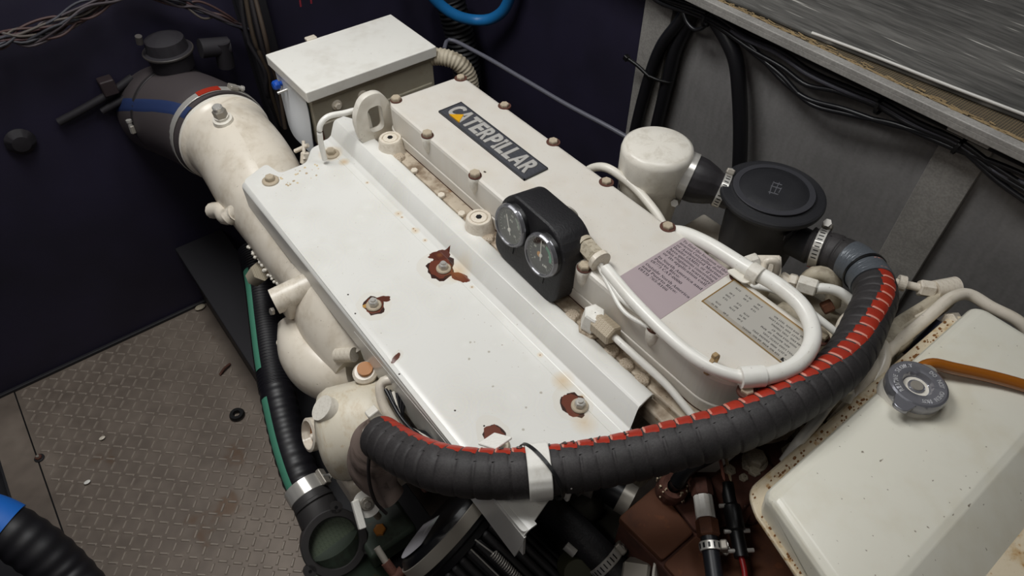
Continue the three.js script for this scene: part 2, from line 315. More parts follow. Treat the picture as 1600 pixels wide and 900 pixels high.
function clampThing(label, pos, dir, r, w, side, o = {}) { // worm drive hose clamp; side: direction of the screw housing from the centre
  const { slots = true, red = 0, group = 'steel hose clamps' } = o, d = A(dir).normalize(), p = A(pos), sd = A(side); sd.addScaledVector(d, -sd.dot(d)).normalize();
  const t = thing('hose_clamp', label, 'hose clamp', pos, group);
  part('band', ring(pos, d, r, r + 0.0022, w, 48), o.band || M.steel, t);
  const tn = V(0, 0, 0).crossVectors(sd, d), basis = new THREE.Matrix4().makeBasis(tn, sd, d);
  const loc = (g) => { g.applyMatrix4(basis); g.translate(p.x, p.y, p.z); return g; };
  part('screw_housing', loc(new RoundedBoxGeometry(0.022, 0.011, w * 1.15, 2, 0.003).translate(0, r + 0.0065, 0)), M.steelDull, t);
  const sc = part('screw', loc(merge(new THREE.CylinderGeometry(0.0055, 0.0055, 0.03, 12).rotateZ(Math.PI / 2).translate(0.006, r + 0.0075, 0), new THREE.CylinderGeometry(0.0075, 0.0075, 0.006, 6).rotateZ(Math.PI / 2).translate(0.023, r + 0.0075, 0))), M.steel, t);
  if (slots) { const s = []; for (let k = -12; k <= 12; k++) { if (Math.abs(k) < 3) continue; const a = k * 0.0062 / r * 1.1; s.push(new THREE.BoxGeometry(0.0019, 0.0006, w * 0.55).translate(0, r + 0.0024, 0).rotateZ(-a)); } part('slot_row', loc(merge(s)), M.black, t).userData.kind = 'stuff'; }
  if (red) { const s = []; for (let k = 0; k < 9; k++) s.push(new THREE.BoxGeometry(0.006, 0.0014, w).translate(0, r + 0.0028, 0).rotateZ(red + k * 0.006 / r)); part('red_tail', loc(merge(s)), M.red, t, 'red painted stretch of the band'); }
  return t;
}
function tie(label, pos, dir, r, mat = M.black, o = {}) {
  const d = A(dir).normalize(), t = thing('cable_tie', label, 'cable tie', pos);
  part('loop', ring(pos, d, r, r + 0.0018, 0.006, 24), mat, t);
  const s = A(o.tail || [-1, 0.2, 0.3]); s.addScaledVector(d, -s.dot(d)).normalize();
  const q = A(pos).addScaledVector(s, r + 0.003), e = q.clone().addScaledVector(s, o.len ?? 0.025).add(V(0, -0.004, 0));
  part('lock', orient(new RoundedBoxGeometry(0.009, 0.008, 0.008, 1, 0.002), q, s), mat, t);
  part('tail', sweep([q, e], 0.0018, { segs: 2, rad: 6 }), mat, t);
  return t;
}

// ------------------------------------------------------------------ engine block and cylinder head
{
  const t = thing('engine_block', 'large cream engine block with its grimy cylinder head rail between heat shield and valve cover', 'engine', [0.55, 0.2, -0.7]);
  part('block', merge(box(0.36, 0.8, 0.2, 0.74, -1.24, -0.42, 0.01)), M.beige, t, 'grimy beige side of the block');
  part('cylinder_head', merge(box(0.5, 0.79, 0.72, 0.822, -1.215, -0.4, 0.006), box(0.55, 0.785, 0.81, 0.862, -1.21, -0.222, 0.004), box(0.53, 0.56, 0.815, 0.848, -1.215, -0.26, 0.004), box(0.606, 0.62, 0.85, 0.872, -1.19, -0.21, 0.003)), M.creamDirty, t, 'cream cylinder head stained brown along the rail');
  // bosses with recessed hex plugs
  const boss = lathe([[0.0001, 0], [0.033, 0], [0.027, 0.012], [0.0245, 0.03], [0.0225, 0.033], [0.0175, 0.033], [0.0165, 0.03], [0.0001, 0.03]], 32);
  const plug = merge(lathe([[0.0045, 0], [0.0155, 0], [0.0155, 0.003], [0.0145, 0.004], [0.0055, 0.004]], 28), new THREE.CylinderGeometry(0.0062, 0.0062, 0.003, 6).translate(0, 0.0015, 0));
  for (const z of [-1.125, -0.806]) { const b = put('plug_boss', boss, M.cast, t, [0.556, 0.86, z]); const p = shade(new THREE.Mesh(plug, M.cast)); p.name = 'plug'; p.position.y = 0.0292; b.add(p); const h = shade(new THREE.Mesh(new THREE.CylinderGeometry(0.006, 0.006, 0.001, 6), M.black)); h.name = 'hex_socket'; h.position.y = 0.0338; b.add(h); }
  // small lugs peeping out beside the shield
  const lug = lathe([[0.0001, 0], [0.013, 0], [0.012, 0.006], [0.008, 0.009], [0.0001, 0.01]], 18, 1);
  for (const z of [-1.09, -0.775, -0.72, -0.535, -0.44, -0.405, -0.37]) put('lug', lug, M.creamDirty, t, [0.553, 0.861, z], [0, 1, 0], rnd());
  // gasket grime strip: lumps of dirt caked along the cover foot
  const dirt = []; for (let i = 0; i < 70; i++) { const z = -1.09 + rnd() * 0.3, s = 0.0015 + rnd() * 0.0035; dirt.push(new THREE.IcosahedronGeometry(s, 0).scale(1, 0.6, 1.6).translate(0.588 + (rnd() - 0.5) * 0.008, 0.863, z)); }
  part('caked_dirt', merge(dirt), std(0x3a2a1c, 0.9), t).userData.kind = 'stuff';
  // deck bolts under the shield edge
  for (const z of [-1.03, -0.93, -0.86]) bolt(t, [0.553, 0.862, z], { r: 0.008, mat: M.cast });
}

// ------------------------------------------------------------------ valve cover
{
  const t = thing('valve_cover', 'long cream valve cover with a name plate and two stickers on top', 'valve cover', [0.67, 0.87, -0.68]);
  const outl = roundPoly([[0.578, -1.168], [0.768, -1.16], [0.768, -0.216], [0.63, -0.216], [0.578, -0.27]], 0.03, 8);
  const body = plate(outl, 0.885, 0.95, 0.007);
  const foot = plate(roundPoly([[0.5765, -1.172], [0.772, -1.165], [0.772, -0.21], [0.632, -0.21], [0.5765, -0.266]], 0.03, 8), 0.866, 0.89, 0.002);
  const g = merge(body, foot);
  const tx = canvas(2048, 512, (c, w, h) => {
    c.fillStyle = '#dad5cc'; c.fillRect(0, 0, w, h);
    for (let i = 0; i < 240; i++) { const x = rnd() * w, y = rnd() * h, r = 10 + rnd() * 60; const q = c.createRadialGradient(x, y, 0, x, y, r); q.addColorStop(0, ['rgba(190,168,140,.09)', 'rgba(168,152,138,.08)', 'rgba(238,232,222,.14)'][i % 3]); q.addColorStop(1, 'rgba(190,168,140,0)'); c.fillStyle = q; c.fillRect(x - r, y - r, 2 * r, 2 * r); }
    for (let i = 0; i < 1500; i++) { c.fillStyle = ['rgba(120,100,80,.35)', 'rgba(150,130,108,.3)', 'rgba(90,76,60,.4)'][i % 3]; const r = 0.5 + rnd() * rnd() * 2.4; c.fillRect(rnd() * w, rnd() * h, r, r); }
    for (const [x, y, r] of [[1475, 205, 6], [1680, 150, 3], [690, 430, 6], [1560, 90, 3]]) blob(c, x, y, r, 0.4, '#4a4038');
    for (let i = 0; i < 40; i++) { c.strokeStyle = 'rgba(140,120,100,.18)'; c.lineWidth = 1; c.beginPath(); const x = rnd() * w, y = rnd() * h; c.moveTo(x, y); c.lineTo(x + 20 * rnd() - 10, y + 20 * rnd() - 10); c.stroke(); }
  });
  part('cover_shell', uvXZ(g, 0.57, 0.775, -1.175, -0.205), std(0xffffff, 0.36, 0, { map: tx }), t);
  part('gasket', plate(outl.map(([x, z]) => [x * 1.0, z]), 0.856, 0.867, 0), M.rustDark, t, 'dark gasket line under the cover');
  // bolt posts on the long left side, notched seats on the right
  const post = lathe([[0.0001, 0.038], [0.004, 0.04], [0.0105, 0.056], [0.0128, 0.072], [0.0128, 0.081], [0.0115, 0.083], [0.0001, 0.083]], 24, 1);
  for (const z of [-1.157, -1.011, -0.85, -0.547, -0.389]) { const x = z < -1.1 ? 0.598 : 0.581; put('bolt_post', post, M.cream, t, [x, 0.868, z]); put('bolt_hole', new THREE.CylinderGeometry(0.0125, 0.0125, 0.002, 24), M.rustDark, t, [x, 0.951, z]); bolt(t, [x, 0.951, z], { r: 0.0105, h: 1.05 }); }
  for (const [x, z] of [[0.757, -1.148], [0.767, -1.003], [0.765, -0.843], [0.762, -0.688], [0.762, -0.534], [0.764, -0.382], [0.6, -0.231]]) { put('bolt_hole', new THREE.CylinderGeometry(0.0138, 0.0138, 0.004, 24), M.rustDark, t, [x, 0.949, z]); bolt(t, [x, 0.949, z], { r: 0.0095, h: 1.0 }); }
  // raised name plate: characters run along +z, tops towards +x
  const axes = new THREE.Matrix4().makeBasis(V(0, 0, 1), V(1, 0, 0), V(0, 1, 0));
  const lay = (g, x, y, z) => { g.applyMatrix4(axes); g.translate(x, y, z); return g; };
  const plateTex = tex(256, (x, y) => { const f = noise(x * 90, y * 90, 90, 201), g = fbm(x * 6, y * 6, 6, 202); const v = 82 + 26 * (g - 0.5) + (f > 0.72 ? 60 * (f - 0.72) / 0.28 : 0); return [v * 0.98, v * 0.99, v * 1.06]; }, true, 6);
  const np = part('name_plate', lay(new RoundedBoxGeometry(0.283, 0.057, 0.004, 2, 0.0015), 0.6725, 0.9515, -0.924), std(0xffffff, 0.45, 0.4, { map: plateTex }), t, 'dark speckled metal name plate with raised silver letters');
  part('plate_rim', lay(merge(new THREE.BoxGeometry(0.283, 0.002, 0.0055).translate(0, 0.0275, 0), new THREE.BoxGeometry(0.283, 0.002, 0.0055).translate(0, -0.0275, 0), new THREE.BoxGeometry(0.002, 0.057, 0.0055).translate(0.1405, 0, 0), new THREE.BoxGeometry(0.002, 0.057, 0.0055).translate(-0.1405, 0, 0)), 0.6725, 0.9515, -0.924), std(0x4a4b50, 0.4, 0.5), np);
  const font = await new FontLoader().loadAsync('fonts/droid/droid_sans_bold.typeface.json');
  const word = 'CATERPILLAR'; let cx = -0.13;
  const wd = { I: 0.0115, L: 0.0215, C: 0.0255, A: 0.028 };
  const silver = std(0xc2bfba, 0.4, 0.25);
  for (const ch of word) {
    const cell = wd[ch] ?? 0.0248;
    const lg = new TextGeometry(ch, { font, size: 0.04, depth: 0.0022, curveSegments: 6, bevelEnabled: true, bevelSize: 0.0009, bevelThickness: 0.0006, bevelSegments: 1 });
    lg.computeBoundingBox(); const b = lg.boundingBox, w = b.max.x - b.min.x, h = b.max.y - b.min.y;
    lg.translate(-b.min.x, -b.min.y, 0); lg.scale((cell - 0.0022) / w, 0.04 / h, 1); lg.translate(cx, -0.02, 0.0015);
    part('letter', lay(lg, 0.6745, 0.9515, -0.924), silver, np); cx += cell;
  }
  { const s = new THREE.Shape([[-0.0165, 0], [0.0165, 0], [0.001, 0.0215]].map(([a, b]) => new THREE.Vector2(a, b))); const tg = new THREE.ExtrudeGeometry(s, { depth: 0.0035, bevelEnabled: true, bevelSize: 0.0008, bevelThickness: 0.0006, bevelSegments: 1 });
    part('yellow_triangle', lay(tg, 0.6535, 0.9528, -0.924 - 0.0975), std(0xd9a21e, 0.4), np); }
  // stickers (flat print)
  const sticker = canvas(512, 1024, (c, w, h) => { // drawn upright: width along +z 0.11, height along x 0.19
    c.fillStyle = '#ab9c9f'; c.fillRect(0, 0, w, h);
    for (let i = 0; i < 900; i++) { c.fillStyle = i % 2 ? 'rgba(190,176,182,.25)' : 'rgba(120,106,112,.2)'; c.fillRect(rnd() * w, rnd() * h, 2, 2); }
    c.fillStyle = '#1d1520'; c.font = 'bold 45px serif';
    const lines = ['To find the location of the', 'nearest Caterpillar dealer', 'or Authorized Marine', 'Dealer (AMD), or if you', 'have questions concerning', "this engine's warranty", 'or its application call:', '', 'In North America and', 'Puerto Rico:', '(877) CAT-0000', '', 'Outside North America', 'and Puerto Rico:', '(813) 765-8166'];
    let y = 56; for (const l of lines) { if (l) c.fillText(l, 26, y, w - 40); y += l ? 48 : 26; }
  });
  const flat = (name, w, h, x, z, map, label, rough = 0.5) => part(name, lay(new THREE.BoxGeometry(w, h, 0.0006), x, 0.9503, z), std(0xffffff, rough, 0, { map }), t, label);
  flat('sticker', 0.103, 0.172, 0.678, -0.447, sticker, 'mauve printed notice sticker');
  const dataPlate = canvas(1024, 512, (c, w, h) => {
    c.fillStyle = '#aaa398'; c.fillRect(0, 0, w, h);
    c.fillStyle = '#b9b5ad'; c.fillRect(10, 60, w - 20, h - 70);
    c.strokeStyle = '#8a6a34'; c.lineWidth = 16; c.strokeRect(6, 6, w - 12, h - 12); c.strokeStyle = 'rgba(150,110,50,.4)'; c.lineWidth = 34; c.beginPath(); c.moveTo(0, h - 10); c.lineTo(w, h - 10); c.stroke();
    c.fillStyle = '#22201f'; c.fillRect(46, 26, 74, 44); c.fillStyle = '#b9b5ad'; c.beginPath(); c.moveTo(60, 66); c.lineTo(84, 36); c.lineTo(108, 66); c.fill();
    c.fillStyle = '#2a2726'; c.font = 'bold 30px sans-serif';
    const rows = ['SER NO. 8166  AR NO.  MODEL', '0-2571  0000  ENGINE SPEC', 'FULL LOAD STATIC FUEL', 'ADV. RATING  HP  RPM', 'HIGH IDLE RPM  AT', 'BARE ENG.  FUEL TIMING', 'INLET  EXH  VALVE LASH', 'OEM  MFR DATE  TEST NO.'];
    rows.forEach((r, i) => { c.fillText(r, 150 - (i % 3) * 40, 70 + i * 52, 520); for (let k = 0; k < 3; k++) if ((i * 3 + k) % 4) c.fillText(['1200', '2-40', '06 10', '3176', 'B07', '12.0'][(i + k) % 6], 610 + k * 130, 70 + i * 52, 100); });
  });
  { const ax2 = new THREE.Matrix4().makeBasis(V(0, 0, -1), V(-1, 0, 0), V(0, 1, 0)); const g2 = new THREE.BoxGeometry(0.165, 0.078, 0.0012); g2.applyMatrix4(ax2); g2.translate(0.716, 0.9506, -0.3); part('data_plate', g2, std(0xffffff, 0.4, 0.15, { map: dataPlate }), t, 'small printed metal data plate with a yellowed edge'); }
}

// ------------------------------------------------------------------ heat shield
{
  const t = thing('heat_shield', 'long glossy white sheet metal shield with chipped bolts, beside the valve cover', 'heat shield', [0.4, 0.8, -0.8]);
  const zb = -1.262, zf = -0.322, yt = 0.83;
  const flatP = roundPoly([[0.27, -1.262], [0.333, -1.288], [0.343, -1.238], [0.404, -1.238], [0.437, -1.28], [0.485, -1.285], [0.497, zf], [0.33, zf + 0.002], [0.262, -0.298], [0.262, -0.5]], 0.012, 5);
  const arc = []; for (let i = 0; i <= 8; i++) { const a = Math.PI - (i / 8) * Math.PI / 2; arc.push([0.274 + 0.012 * Math.cos(a), yt - 0.012 + 0.012 * Math.sin(a)]); }
  const flangeLow = 0.757;
  const flange = profileZ([[0.262, flangeLow], ...arc.slice(0, 9), [0.285, yt]], -1.255, -0.3, 0.004);
  // deeper side flange towards the front
  const side = new THREE.Shape([[-0.78, 0.8], [-0.765, 0.735], [-0.5, 0.73], [-0.45, 0.722], [-0.395, 0.722], [-0.318, 0.716], [-0.3, 0.80], [-0.298, 0.82]].map(([a, b]) => new THREE.Vector2(-a, b)));
  const sg = new THREE.ExtrudeGeometry(side, { depth: 0.0035, bevelEnabled: false }); sg.rotateY(Math.PI / 2); sg.translate(0.2615, 0, 0);
  // ridge channel: riser, rounded top, lip
  const prof = [[0.465, yt]]; for (let i = 0; i <= 6; i++) { const a = -Math.PI / 2 + (i / 6) * 0.95; prof.push([0.478 + 0.016 * Math.cos(a), yt + 0.016 + 0.016 * Math.sin(a)]); }
  for (let i = 0; i <= 8; i++) { const a = Math.PI * 0.86 - (i / 8) * Math.PI * 0.36; prof.push([0.514 + 0.013 * Math.cos(a), 0.857 + 0.013 * Math.sin(a)]); }
  prof.push([0.53, 0.8705], [0.541, 0.8695], [0.5455, 0.8655], [0.547, 0.856]);
  const ridge = profileZ(prof, -1.288, -0.338, 0.004);
  { // taper the front end of the ridge so that its corner is cut back
    const p = ridge.attributes.position; for (let i = 0; i < p.count; i++) { const x = p.getX(i); if (p.getZ(i) > -0.6) p.setZ(i, x > 0.52 ? -0.338 : -0.338 + (0.52 - x) * 0.35); else p.setZ(i, -1.288 + Math.max(0, x - 0.53) * 1.6); }
  }
  const g = merge(plate(flatP, yt - 0.0046, yt - 0.0006, 0.001), flange, sg, toCreasedNormals(ridge, 0.7));
  const zA = -1.3, zB = -0.28, xA = 0.25, xB = 0.56;
  const tx = canvas(2048, 640, (c, w, h) => {
    const U = (z) => ((z - zA) / (zB - zA)) * w, Y = (x) => h - ((x - xA) / (xB - xA)) * h;
    c.fillStyle = '#e4e3de'; c.fillRect(0, 0, w, h);
    for (let i = 0; i < 160; i++) { const x = rnd() * w, y = rnd() * h, r = 20 + rnd() * 90; const q = c.createRadialGradient(x, y, 0, x, y, r); q.addColorStop(0, i % 2 ? 'rgba(205,200,188,.12)' : 'rgba(244,243,238,.18)'); q.addColorStop(1, 'rgba(205,200,188,0)'); c.fillStyle = q; c.fillRect(x - r, y - r, 2 * r, 2 * r); }
    const halo = (x, z, r, a = 0.4) => { const q = c.createRadialGradient(U(z), Y(x), 2, U(z), Y(x), r); q.addColorStop(0, `rgba(196,140,70,${a})`); q.addColorStop(1, 'rgba(196,150,80,0)'); c.fillStyle = q; c.fillRect(U(z) - r, Y(x) - r, 2 * r, 2 * r); };
    for (let i = 0; i < 420; i++) { c.fillStyle = i % 3 ? 'rgba(120,104,84,.35)' : 'rgba(90,64,40,.5)'; const r = 0.6 + rnd() * rnd() * 3; c.fillRect(rnd() * w, rnd() * h, r, r); }
    const chip = (x, z, r, sx, sy, rot) => { blob(c, U(z), Y(x), r * 1.75, 0.22, 'rgba(224,221,213,1)', sx, sy, rot); blob(c, U(z), Y(x), r * 1.12, 0.35, '#3a2620', sx, sy, rot); blob(c, U(z), Y(x), r, 0.3, '#6a3a2c', sx, sy, rot); };
    halo(0.315, -1.226, 40); halo(0.461, -1.235, 60, 0.55); halo(0.47, -1.19, 30, 0.4);
    for (let i = 0; i < 26; i++) blob(c, U(-1.23 + rnd() * 0.05), Y(0.33 + rnd() * 0.09), 2 + rnd() * 4, 0.5, i % 2 ? 'rgba(150,116,70,.55)' : 'rgba(200,168,110,.6)');
    // chipped paint where the bolts are
    chip(0.455, -0.792, 47, 1.15, 1.0, 0.4); blob(c, U(-0.822), Y(0.474), 24, 0.35, '#5a3126', 1, 1.7, 0.5); blob(c, U(-0.752), Y(0.47), 26, 0.4, '#6a3a2c', 1.6, 0.7, -0.3); halo(0.476, -0.765, 60, 0.35);
    chip(0.311, -0.786, 35, 1.1, 1, 0); blob(c, U(-0.79), Y(0.332), 16, 0.4, '#5a3126', 0.8, 1.8, 0.5);
    blob(c, U(-0.795), Y(0.298), 9, 0.3, '#b48a4a');
    chip(0.454, -0.415, 36, 1.15, 1, 0); halo(0.47, -0.46, 44, 0.35); halo(0.445, -0.38, 50, 0.25);
    chip(0.322, -0.447, 34, 1.2, 0.9, 0.2); 
    blob(c, U(-0.664), Y(0.281), 18, 0.25, 'rgba(224,221,213,1)', 1.9, 1, 1.2); blob(c, U(-0.664), Y(0.281), 13, 0.25, '#5d3428', 2.0, 0.7, 1.1);
    for (const [x, z] of [[0.268, -0.632], [0.275, -0.79], [0.32, -0.47], [0.287, -0.838], [0.30, -0.52]]) blob(c, U(z), Y(x), 3.2, 0.4, '#241c18');
    for (let i = 0; i < 9; i++) blob(c, U(-0.62 + rnd() * 0.2), Y(0.36 + rnd() * 0.08), 2 + rnd() * 3, 0.5, 'rgba(150,140,125,.5)');
    for (let i = 0; i < 10; i++) { const z = -1.1 + rnd() * 0.7; halo(0.474, z, 10 + rnd() * 14, 0.3); blob(c, U(z), Y(0.474), 2.4, 0.5, 'rgba(96,66,40,.7)'); }
    // chipped right edge
    for (let i = 0; i < 46; i++) blob(c, U(zA + rnd() * 0.97), Y(0.546 + rnd() * 0.003), 2 + rnd() * 4, 0.5, 'rgba(98,78,58,.8)', 1.8, 1);
  });
  M.shield = std(0xffffff, 0.24, 0, { map: tx });
  part('sheet', uvXZ(g, xA, xB, zA, zB), M.shield, t);
  for (const [x, z] of [[0.315, -1.224], [0.461, -1.231]]) bolt(t, [x, yt, z], { r: 0.0105, h: 1.15, wr: 0.0175, wm: M.boltRust });
  for (const [x, z] of [[0.459, -0.787], [0.31, -0.786], [0.459, -0.407]]) bolt(t, [x, yt, z], { r: 0.0088, h: 1.4, wr: 0.0138, mat: M.steel, wm: M.boltRust, stud: 0.005 });
  bolt(t, [0.316, yt, -0.428], { r: 0.0095, h: 1.2, wr: 0.017, mat: M.boltRust });
}

// ------------------------------------------------------------------ gauge panel
{
  const t = thing('gauge_panel', 'black panel with two round gauges standing on the head rail beside the valve cover', 'gauge panel', [0.575, 0.87, -0.65]);
  const th = 0.17; // lean of the face
  const B = new THREE.Matrix4().makeBasis(V(0, 0, 1), V(Math.sin(th), Math.cos(th), 0), V(-Math.cos(th), Math.sin(th), 0)); // u along z, v up the face, w out of the face (-x)
  const O = V(0.536, 0.872, -0.651), loc = (g) => { g.applyMatrix4(B); g.translate(O.x, O.y, O.z); return g; };
  const out = roundPoly([[-0.086, 0.004], [0.086, -0.006], [0.088, 0.104], [0.052, 0.136], [-0.058, 0.14], [-0.084, 0.112]], 0.03, 8);
  const s = new THREE.Shape(out.map(([a, b]) => new THREE.Vector2(a, b)));
  const g = new THREE.ExtrudeGeometry(s, { depth: 0.058, bevelEnabled: true, bevelSize: 0.004, bevelThickness: 0.004, bevelSegments: 3, bevelOffset: -0.004 }); g.translate(0, 0, -0.062);
  part('housing', loc(uvBox(toCreasedNormals(g, 0.6))), M.blackVinyl, t);
  part('bracket', merge(box(0.56, 0.625, 0.862, 0.878, -0.73, -0.575, 0.003), box(0.555, 0.63, 0.862, 0.9, -0.745, -0.735, 0.003)), M.rustDark, t, 'rusty foot bracket');
  const dial = (kind) => canvas(256, 256, (c, w) => {
    c.fillStyle = kind ? '#20231f' : '#3a3d35'; c.fillRect(0, 0, w, w); c.translate(128, 128);
    c.strokeStyle = '#cfd2c4'; c.lineWidth = 3;
    for (let i = 0; i <= 24; i++) { const a = (-225 + i * 11.25) * Math.PI / 180, l = i % 4 ? 10 : 20; c.beginPath(); c.moveTo(Math.cos(a) * 112, Math.sin(a) * 112); c.lineTo(Math.cos(a) * (112 - l), Math.sin(a) * (112 - l)); c.stroke(); }
    c.fillStyle = '#d8dacc'; c.font = 'bold 22px sans-serif'; c.textAlign = 'center';
    (kind ? ['0', '20', '40', '60', '80'] : ['0', '5', '10', '15', '20']).forEach((n, i) => { const a = (-225 + i * 67.5) * Math.PI / 180; c.fillText(n, Math.cos(a) * 76, Math.sin(a) * 76 + 8); });
    if (kind) { c.strokeStyle = '#4f9a78'; c.lineWidth = 22; c.beginPath(); c.arc(0, 0, 84, -1.3, 0.05); c.stroke(); c.fillStyle = '#c98a2c'; c.beginPath(); c.arc(-22, 6, 20, 0, 7); c.fill(); c.fillStyle = '#e8e8e0'; c.fillText('BAR', 44, 66); }
    else { c.strokeStyle = '#8a9a8a'; c.lineWidth = 14; c.beginPath(); c.arc(0, 0, 84, -1.2, -0.2); c.stroke(); c.fillText('PSI', 0, -30); }
  });
  const glassM = new THREE.MeshPhysicalMaterial({ color: 0xffffff, transmission: 1, thickness: 0, roughness: 0.03, ior: 1.45, side: THREE.DoubleSide });
  [[-0.041, 0.088, 0, 2.05], [0.0425, 0.083, 1, 1.75]].forEach(([u, v, k, na]) => {
    const c = loc(new THREE.BufferGeometry().setAttribute('position', new THREE.Float32BufferAttribute([u, v, 0], 3))).attributes.position, P = V(c.getX(0), c.getY(0), c.getZ(0)), W = V(-Math.cos(th), Math.sin(th), 0);
    const at = (d) => P.clone().addScaledVector(W, d);
    const gg = part('gauge', orient(lathe([[0.0001, 0], [0.04, 0], [0.04, 0.006], [0.038, 0.009], [0.0001, 0.009]], 48), at(-0.001), W), M.black, t);
    part('bezel', orient(lathe([[0.0325, 0.008], [0.0325, 0.0125], [0.034, 0.0145], [0.0365, 0.0145], [0.0385, 0.012], [0.0395, 0.008], [0.0325, 0.008]], 56), at(0), W), M.bezel, gg);
    const d = new THREE.CircleGeometry(0.033, 40); d.translate(u, v, 0.0088); part('dial', loc(d), std(0xffffff, 0.6, 0, { map: dial(k) }), gg);
    const n = merge(new THREE.BoxGeometry(0.038, 0.0016, 0.0012).translate(0.009, 0, 0), new THREE.CylinderGeometry(0.0035, 0.0035, 0.0016, 16).rotateX(Math.PI / 2)); n.rotateZ(na); n.translate(u, v + (k ? 0 : -0.008), 0.0105); part('needle', loc(n), std(0xe6e4da, 0.5), gg);
    part('glass', orient(new THREE.CylinderGeometry(0.0328, 0.0328, 0.0006, 40), at(0.0128), W), glassM, gg);
    part('slot', loc(new RoundedBoxGeometry(0.009, 0.017, 0.002, 1, 0.002).translate(u + 0.004, v - 0.051, 0.0005)), M.black, gg);
  });
  part('wire_hook', sweep([[0.618, 0.985, -0.66], [0.628, 0.99, -0.64], [0.632, 0.98, -0.625], [0.622, 0.972, -0.628]], 0.002, { segs: 16, rad: 8 }), M.steelDull, t);
}
// ------------------------------------------------------------------ gauge pipe union and conduit
{
  const t = thing('pipe_union', 'beige stepped hexagon pipe union behind the gauge panel', 'pipe fitting', [0.61, 0.96, -0.58]);
  const a = V(0.61, 0.968, -0.612), e = V(0.598, 0.964, -0.512), d = e.clone().sub(a).normalize(), L = (k) => a.clone().addScaledVector(d, k).toArray();
  part('nipple', cyl(L(-0.02), L(0.02), 0.008), M.cast, t);
  part('upper_nut', hexg(L(0.008), L(0.03), 0.0135), M.beige, t); part('collar', orient(lathe([[0.0001, -0.004], [0.0165, -0.004], [0.0165, 0.004], [0.0001, 0.004]], 24), L(0.035), d), M.beige, t);
  part('body', hexg(L(0.038), L(0.072), 0.0165), M.beige, t); part('lower_collar', orient(lathe([[0.0001, -0.0045], [0.019, -0.0045], [0.019, 0.0045], [0.0001, 0.0045]], 24), L(0.078), d), M.cast, t);
}
{
  const t = thing('conduit_loop', 'thick glossy white conduit looping round the near right corner of the valve cover', 'conduit', [0.7, 0.95, -0.35]);
  part('conduit', sweep([[0.772, 0.905, -0.56], [0.777, 0.938, -0.522], [0.778, 0.955, -0.468], [0.776, 0.966, -0.379], [0.782, 0.968, -0.323], [0.773, 0.968, -0.269], [0.741, 0.965, -0.229], [0.689, 0.963, -0.213], [0.643, 0.963, -0.222], [0.604, 0.964, -0.245], [0.578, 0.967, -0.285], [0.572, 0.968, -0.334], [0.58, 0.968, -0.434], [0.596, 0.966, -0.515]], (tt) => tt < 0.62 ? 0.0125 : 0.0125 - 0.003 * sst(0.62, 0.66, tt), { segs: 120, rad: 18 }), M.white, t);
  part('sleeve_end', sweep([[0.628, 0.964, -0.229], [0.6, 0.964, -0.247]], 0.0155, { segs: 2, rad: 20, cap: true }), M.white, t);
  const p = thing('pipe_clip', 'cream P-clip bolted to the cover edge, holding the white conduit', 'pipe clip', [0.77, 0.95, -0.371]);
  part('loop', ring([0.775, 0.967, -0.362], [0.05, 0, 1], 0.0125, 0.016, 0.02, 28), M.cream, p);
  part('foot', plate(roundPoly([[0.75, -0.4], [0.782, -0.385], [0.782, -0.355], [0.75, -0.36]], 0.01), 0.958, 0.961, 0.0008), M.cream, p);
  part('bracket', sweep([[0.79, 0.95, -0.355], [0.795, 0.985, -0.36], [0.805, 0.985, -0.35], [0.81, 0.94, -0.345]], 0.006, { segs: 20, rad: 10 }), M.cast, p);
}
{
  const t = thing('capillary_tube', 'pair of thin white capillary tubes running down from the gauges beside the conduit', 'tube', [0.59, 0.95, -0.4]);
  part('tube', sweep([[0.6, 0.96, -0.53], [0.588, 0.96, -0.5], [0.577, 0.957, -0.456], [0.584, 0.952, -0.408], [0.59, 0.952, -0.344], [0.594, 0.955, -0.288]], 0.0045, { segs: 40, rad: 10 }), M.white, t);
  part('tube', sweep([[0.596, 0.958, -0.53], [0.581, 0.957, -0.49], [0.567, 0.95, -0.44], [0.575, 0.95, -0.39], [0.583, 0.95, -0.33], [0.597, 0.952, -0.284], [0.612, 0.925, -0.278], [0.615, 0.9, -0.276], [0.597, 0.88, -0.252], [0.59, 0.862, -0.24]], 0.0036, { segs: 50, rad: 10 }), M.white, t);
  tie('tan cable tie bundling conduit and thin tubes at the valve cover corner', [0.588, 0.962, -0.287], [0.2, 0, 1], 0.0155, M.zipTan, { tail: [0, 1, -0.3], len: 0.005 });
}
// fuel line fitting on the head rail
{
  const t = thing('fuel_fitting', 'large chipped white hexagon elbow fitting on the head rail in front of the gauge panel', 'pipe fitting', [0.556, 0.862, -0.47]);
  part('base', hexg([0.556, 0.862, -0.492], [0.556, 0.872, -0.492], 0.024), M.creamDirty, t);
  part('elbow_body', hexg([0.556, 0.872, -0.495], [0.556, 0.912, -0.488], 0.0185), M.white, t);
  part('nut', hexg([0.556, 0.896, -0.483], [0.557, 0.895, -0.442], 0.0185, 0.1), M.boltRust, t);
  const l = thing('fuel_line', 'thin white fuel line running from the hexagon elbow down the head rail', 'fuel line', [0.56, 0.88, -0.35]);
  part('tube', sweep([[0.557, 0.895, -0.442], [0.555, 0.897, -0.425], [0.56, 0.888, -0.345], [0.561, 0.884, -0.325], [0.559, 0.872, -0.269], [0.558, 0.866, -0.235]], 0.006, { segs: 50, rad: 12 }), M.white, l);
}
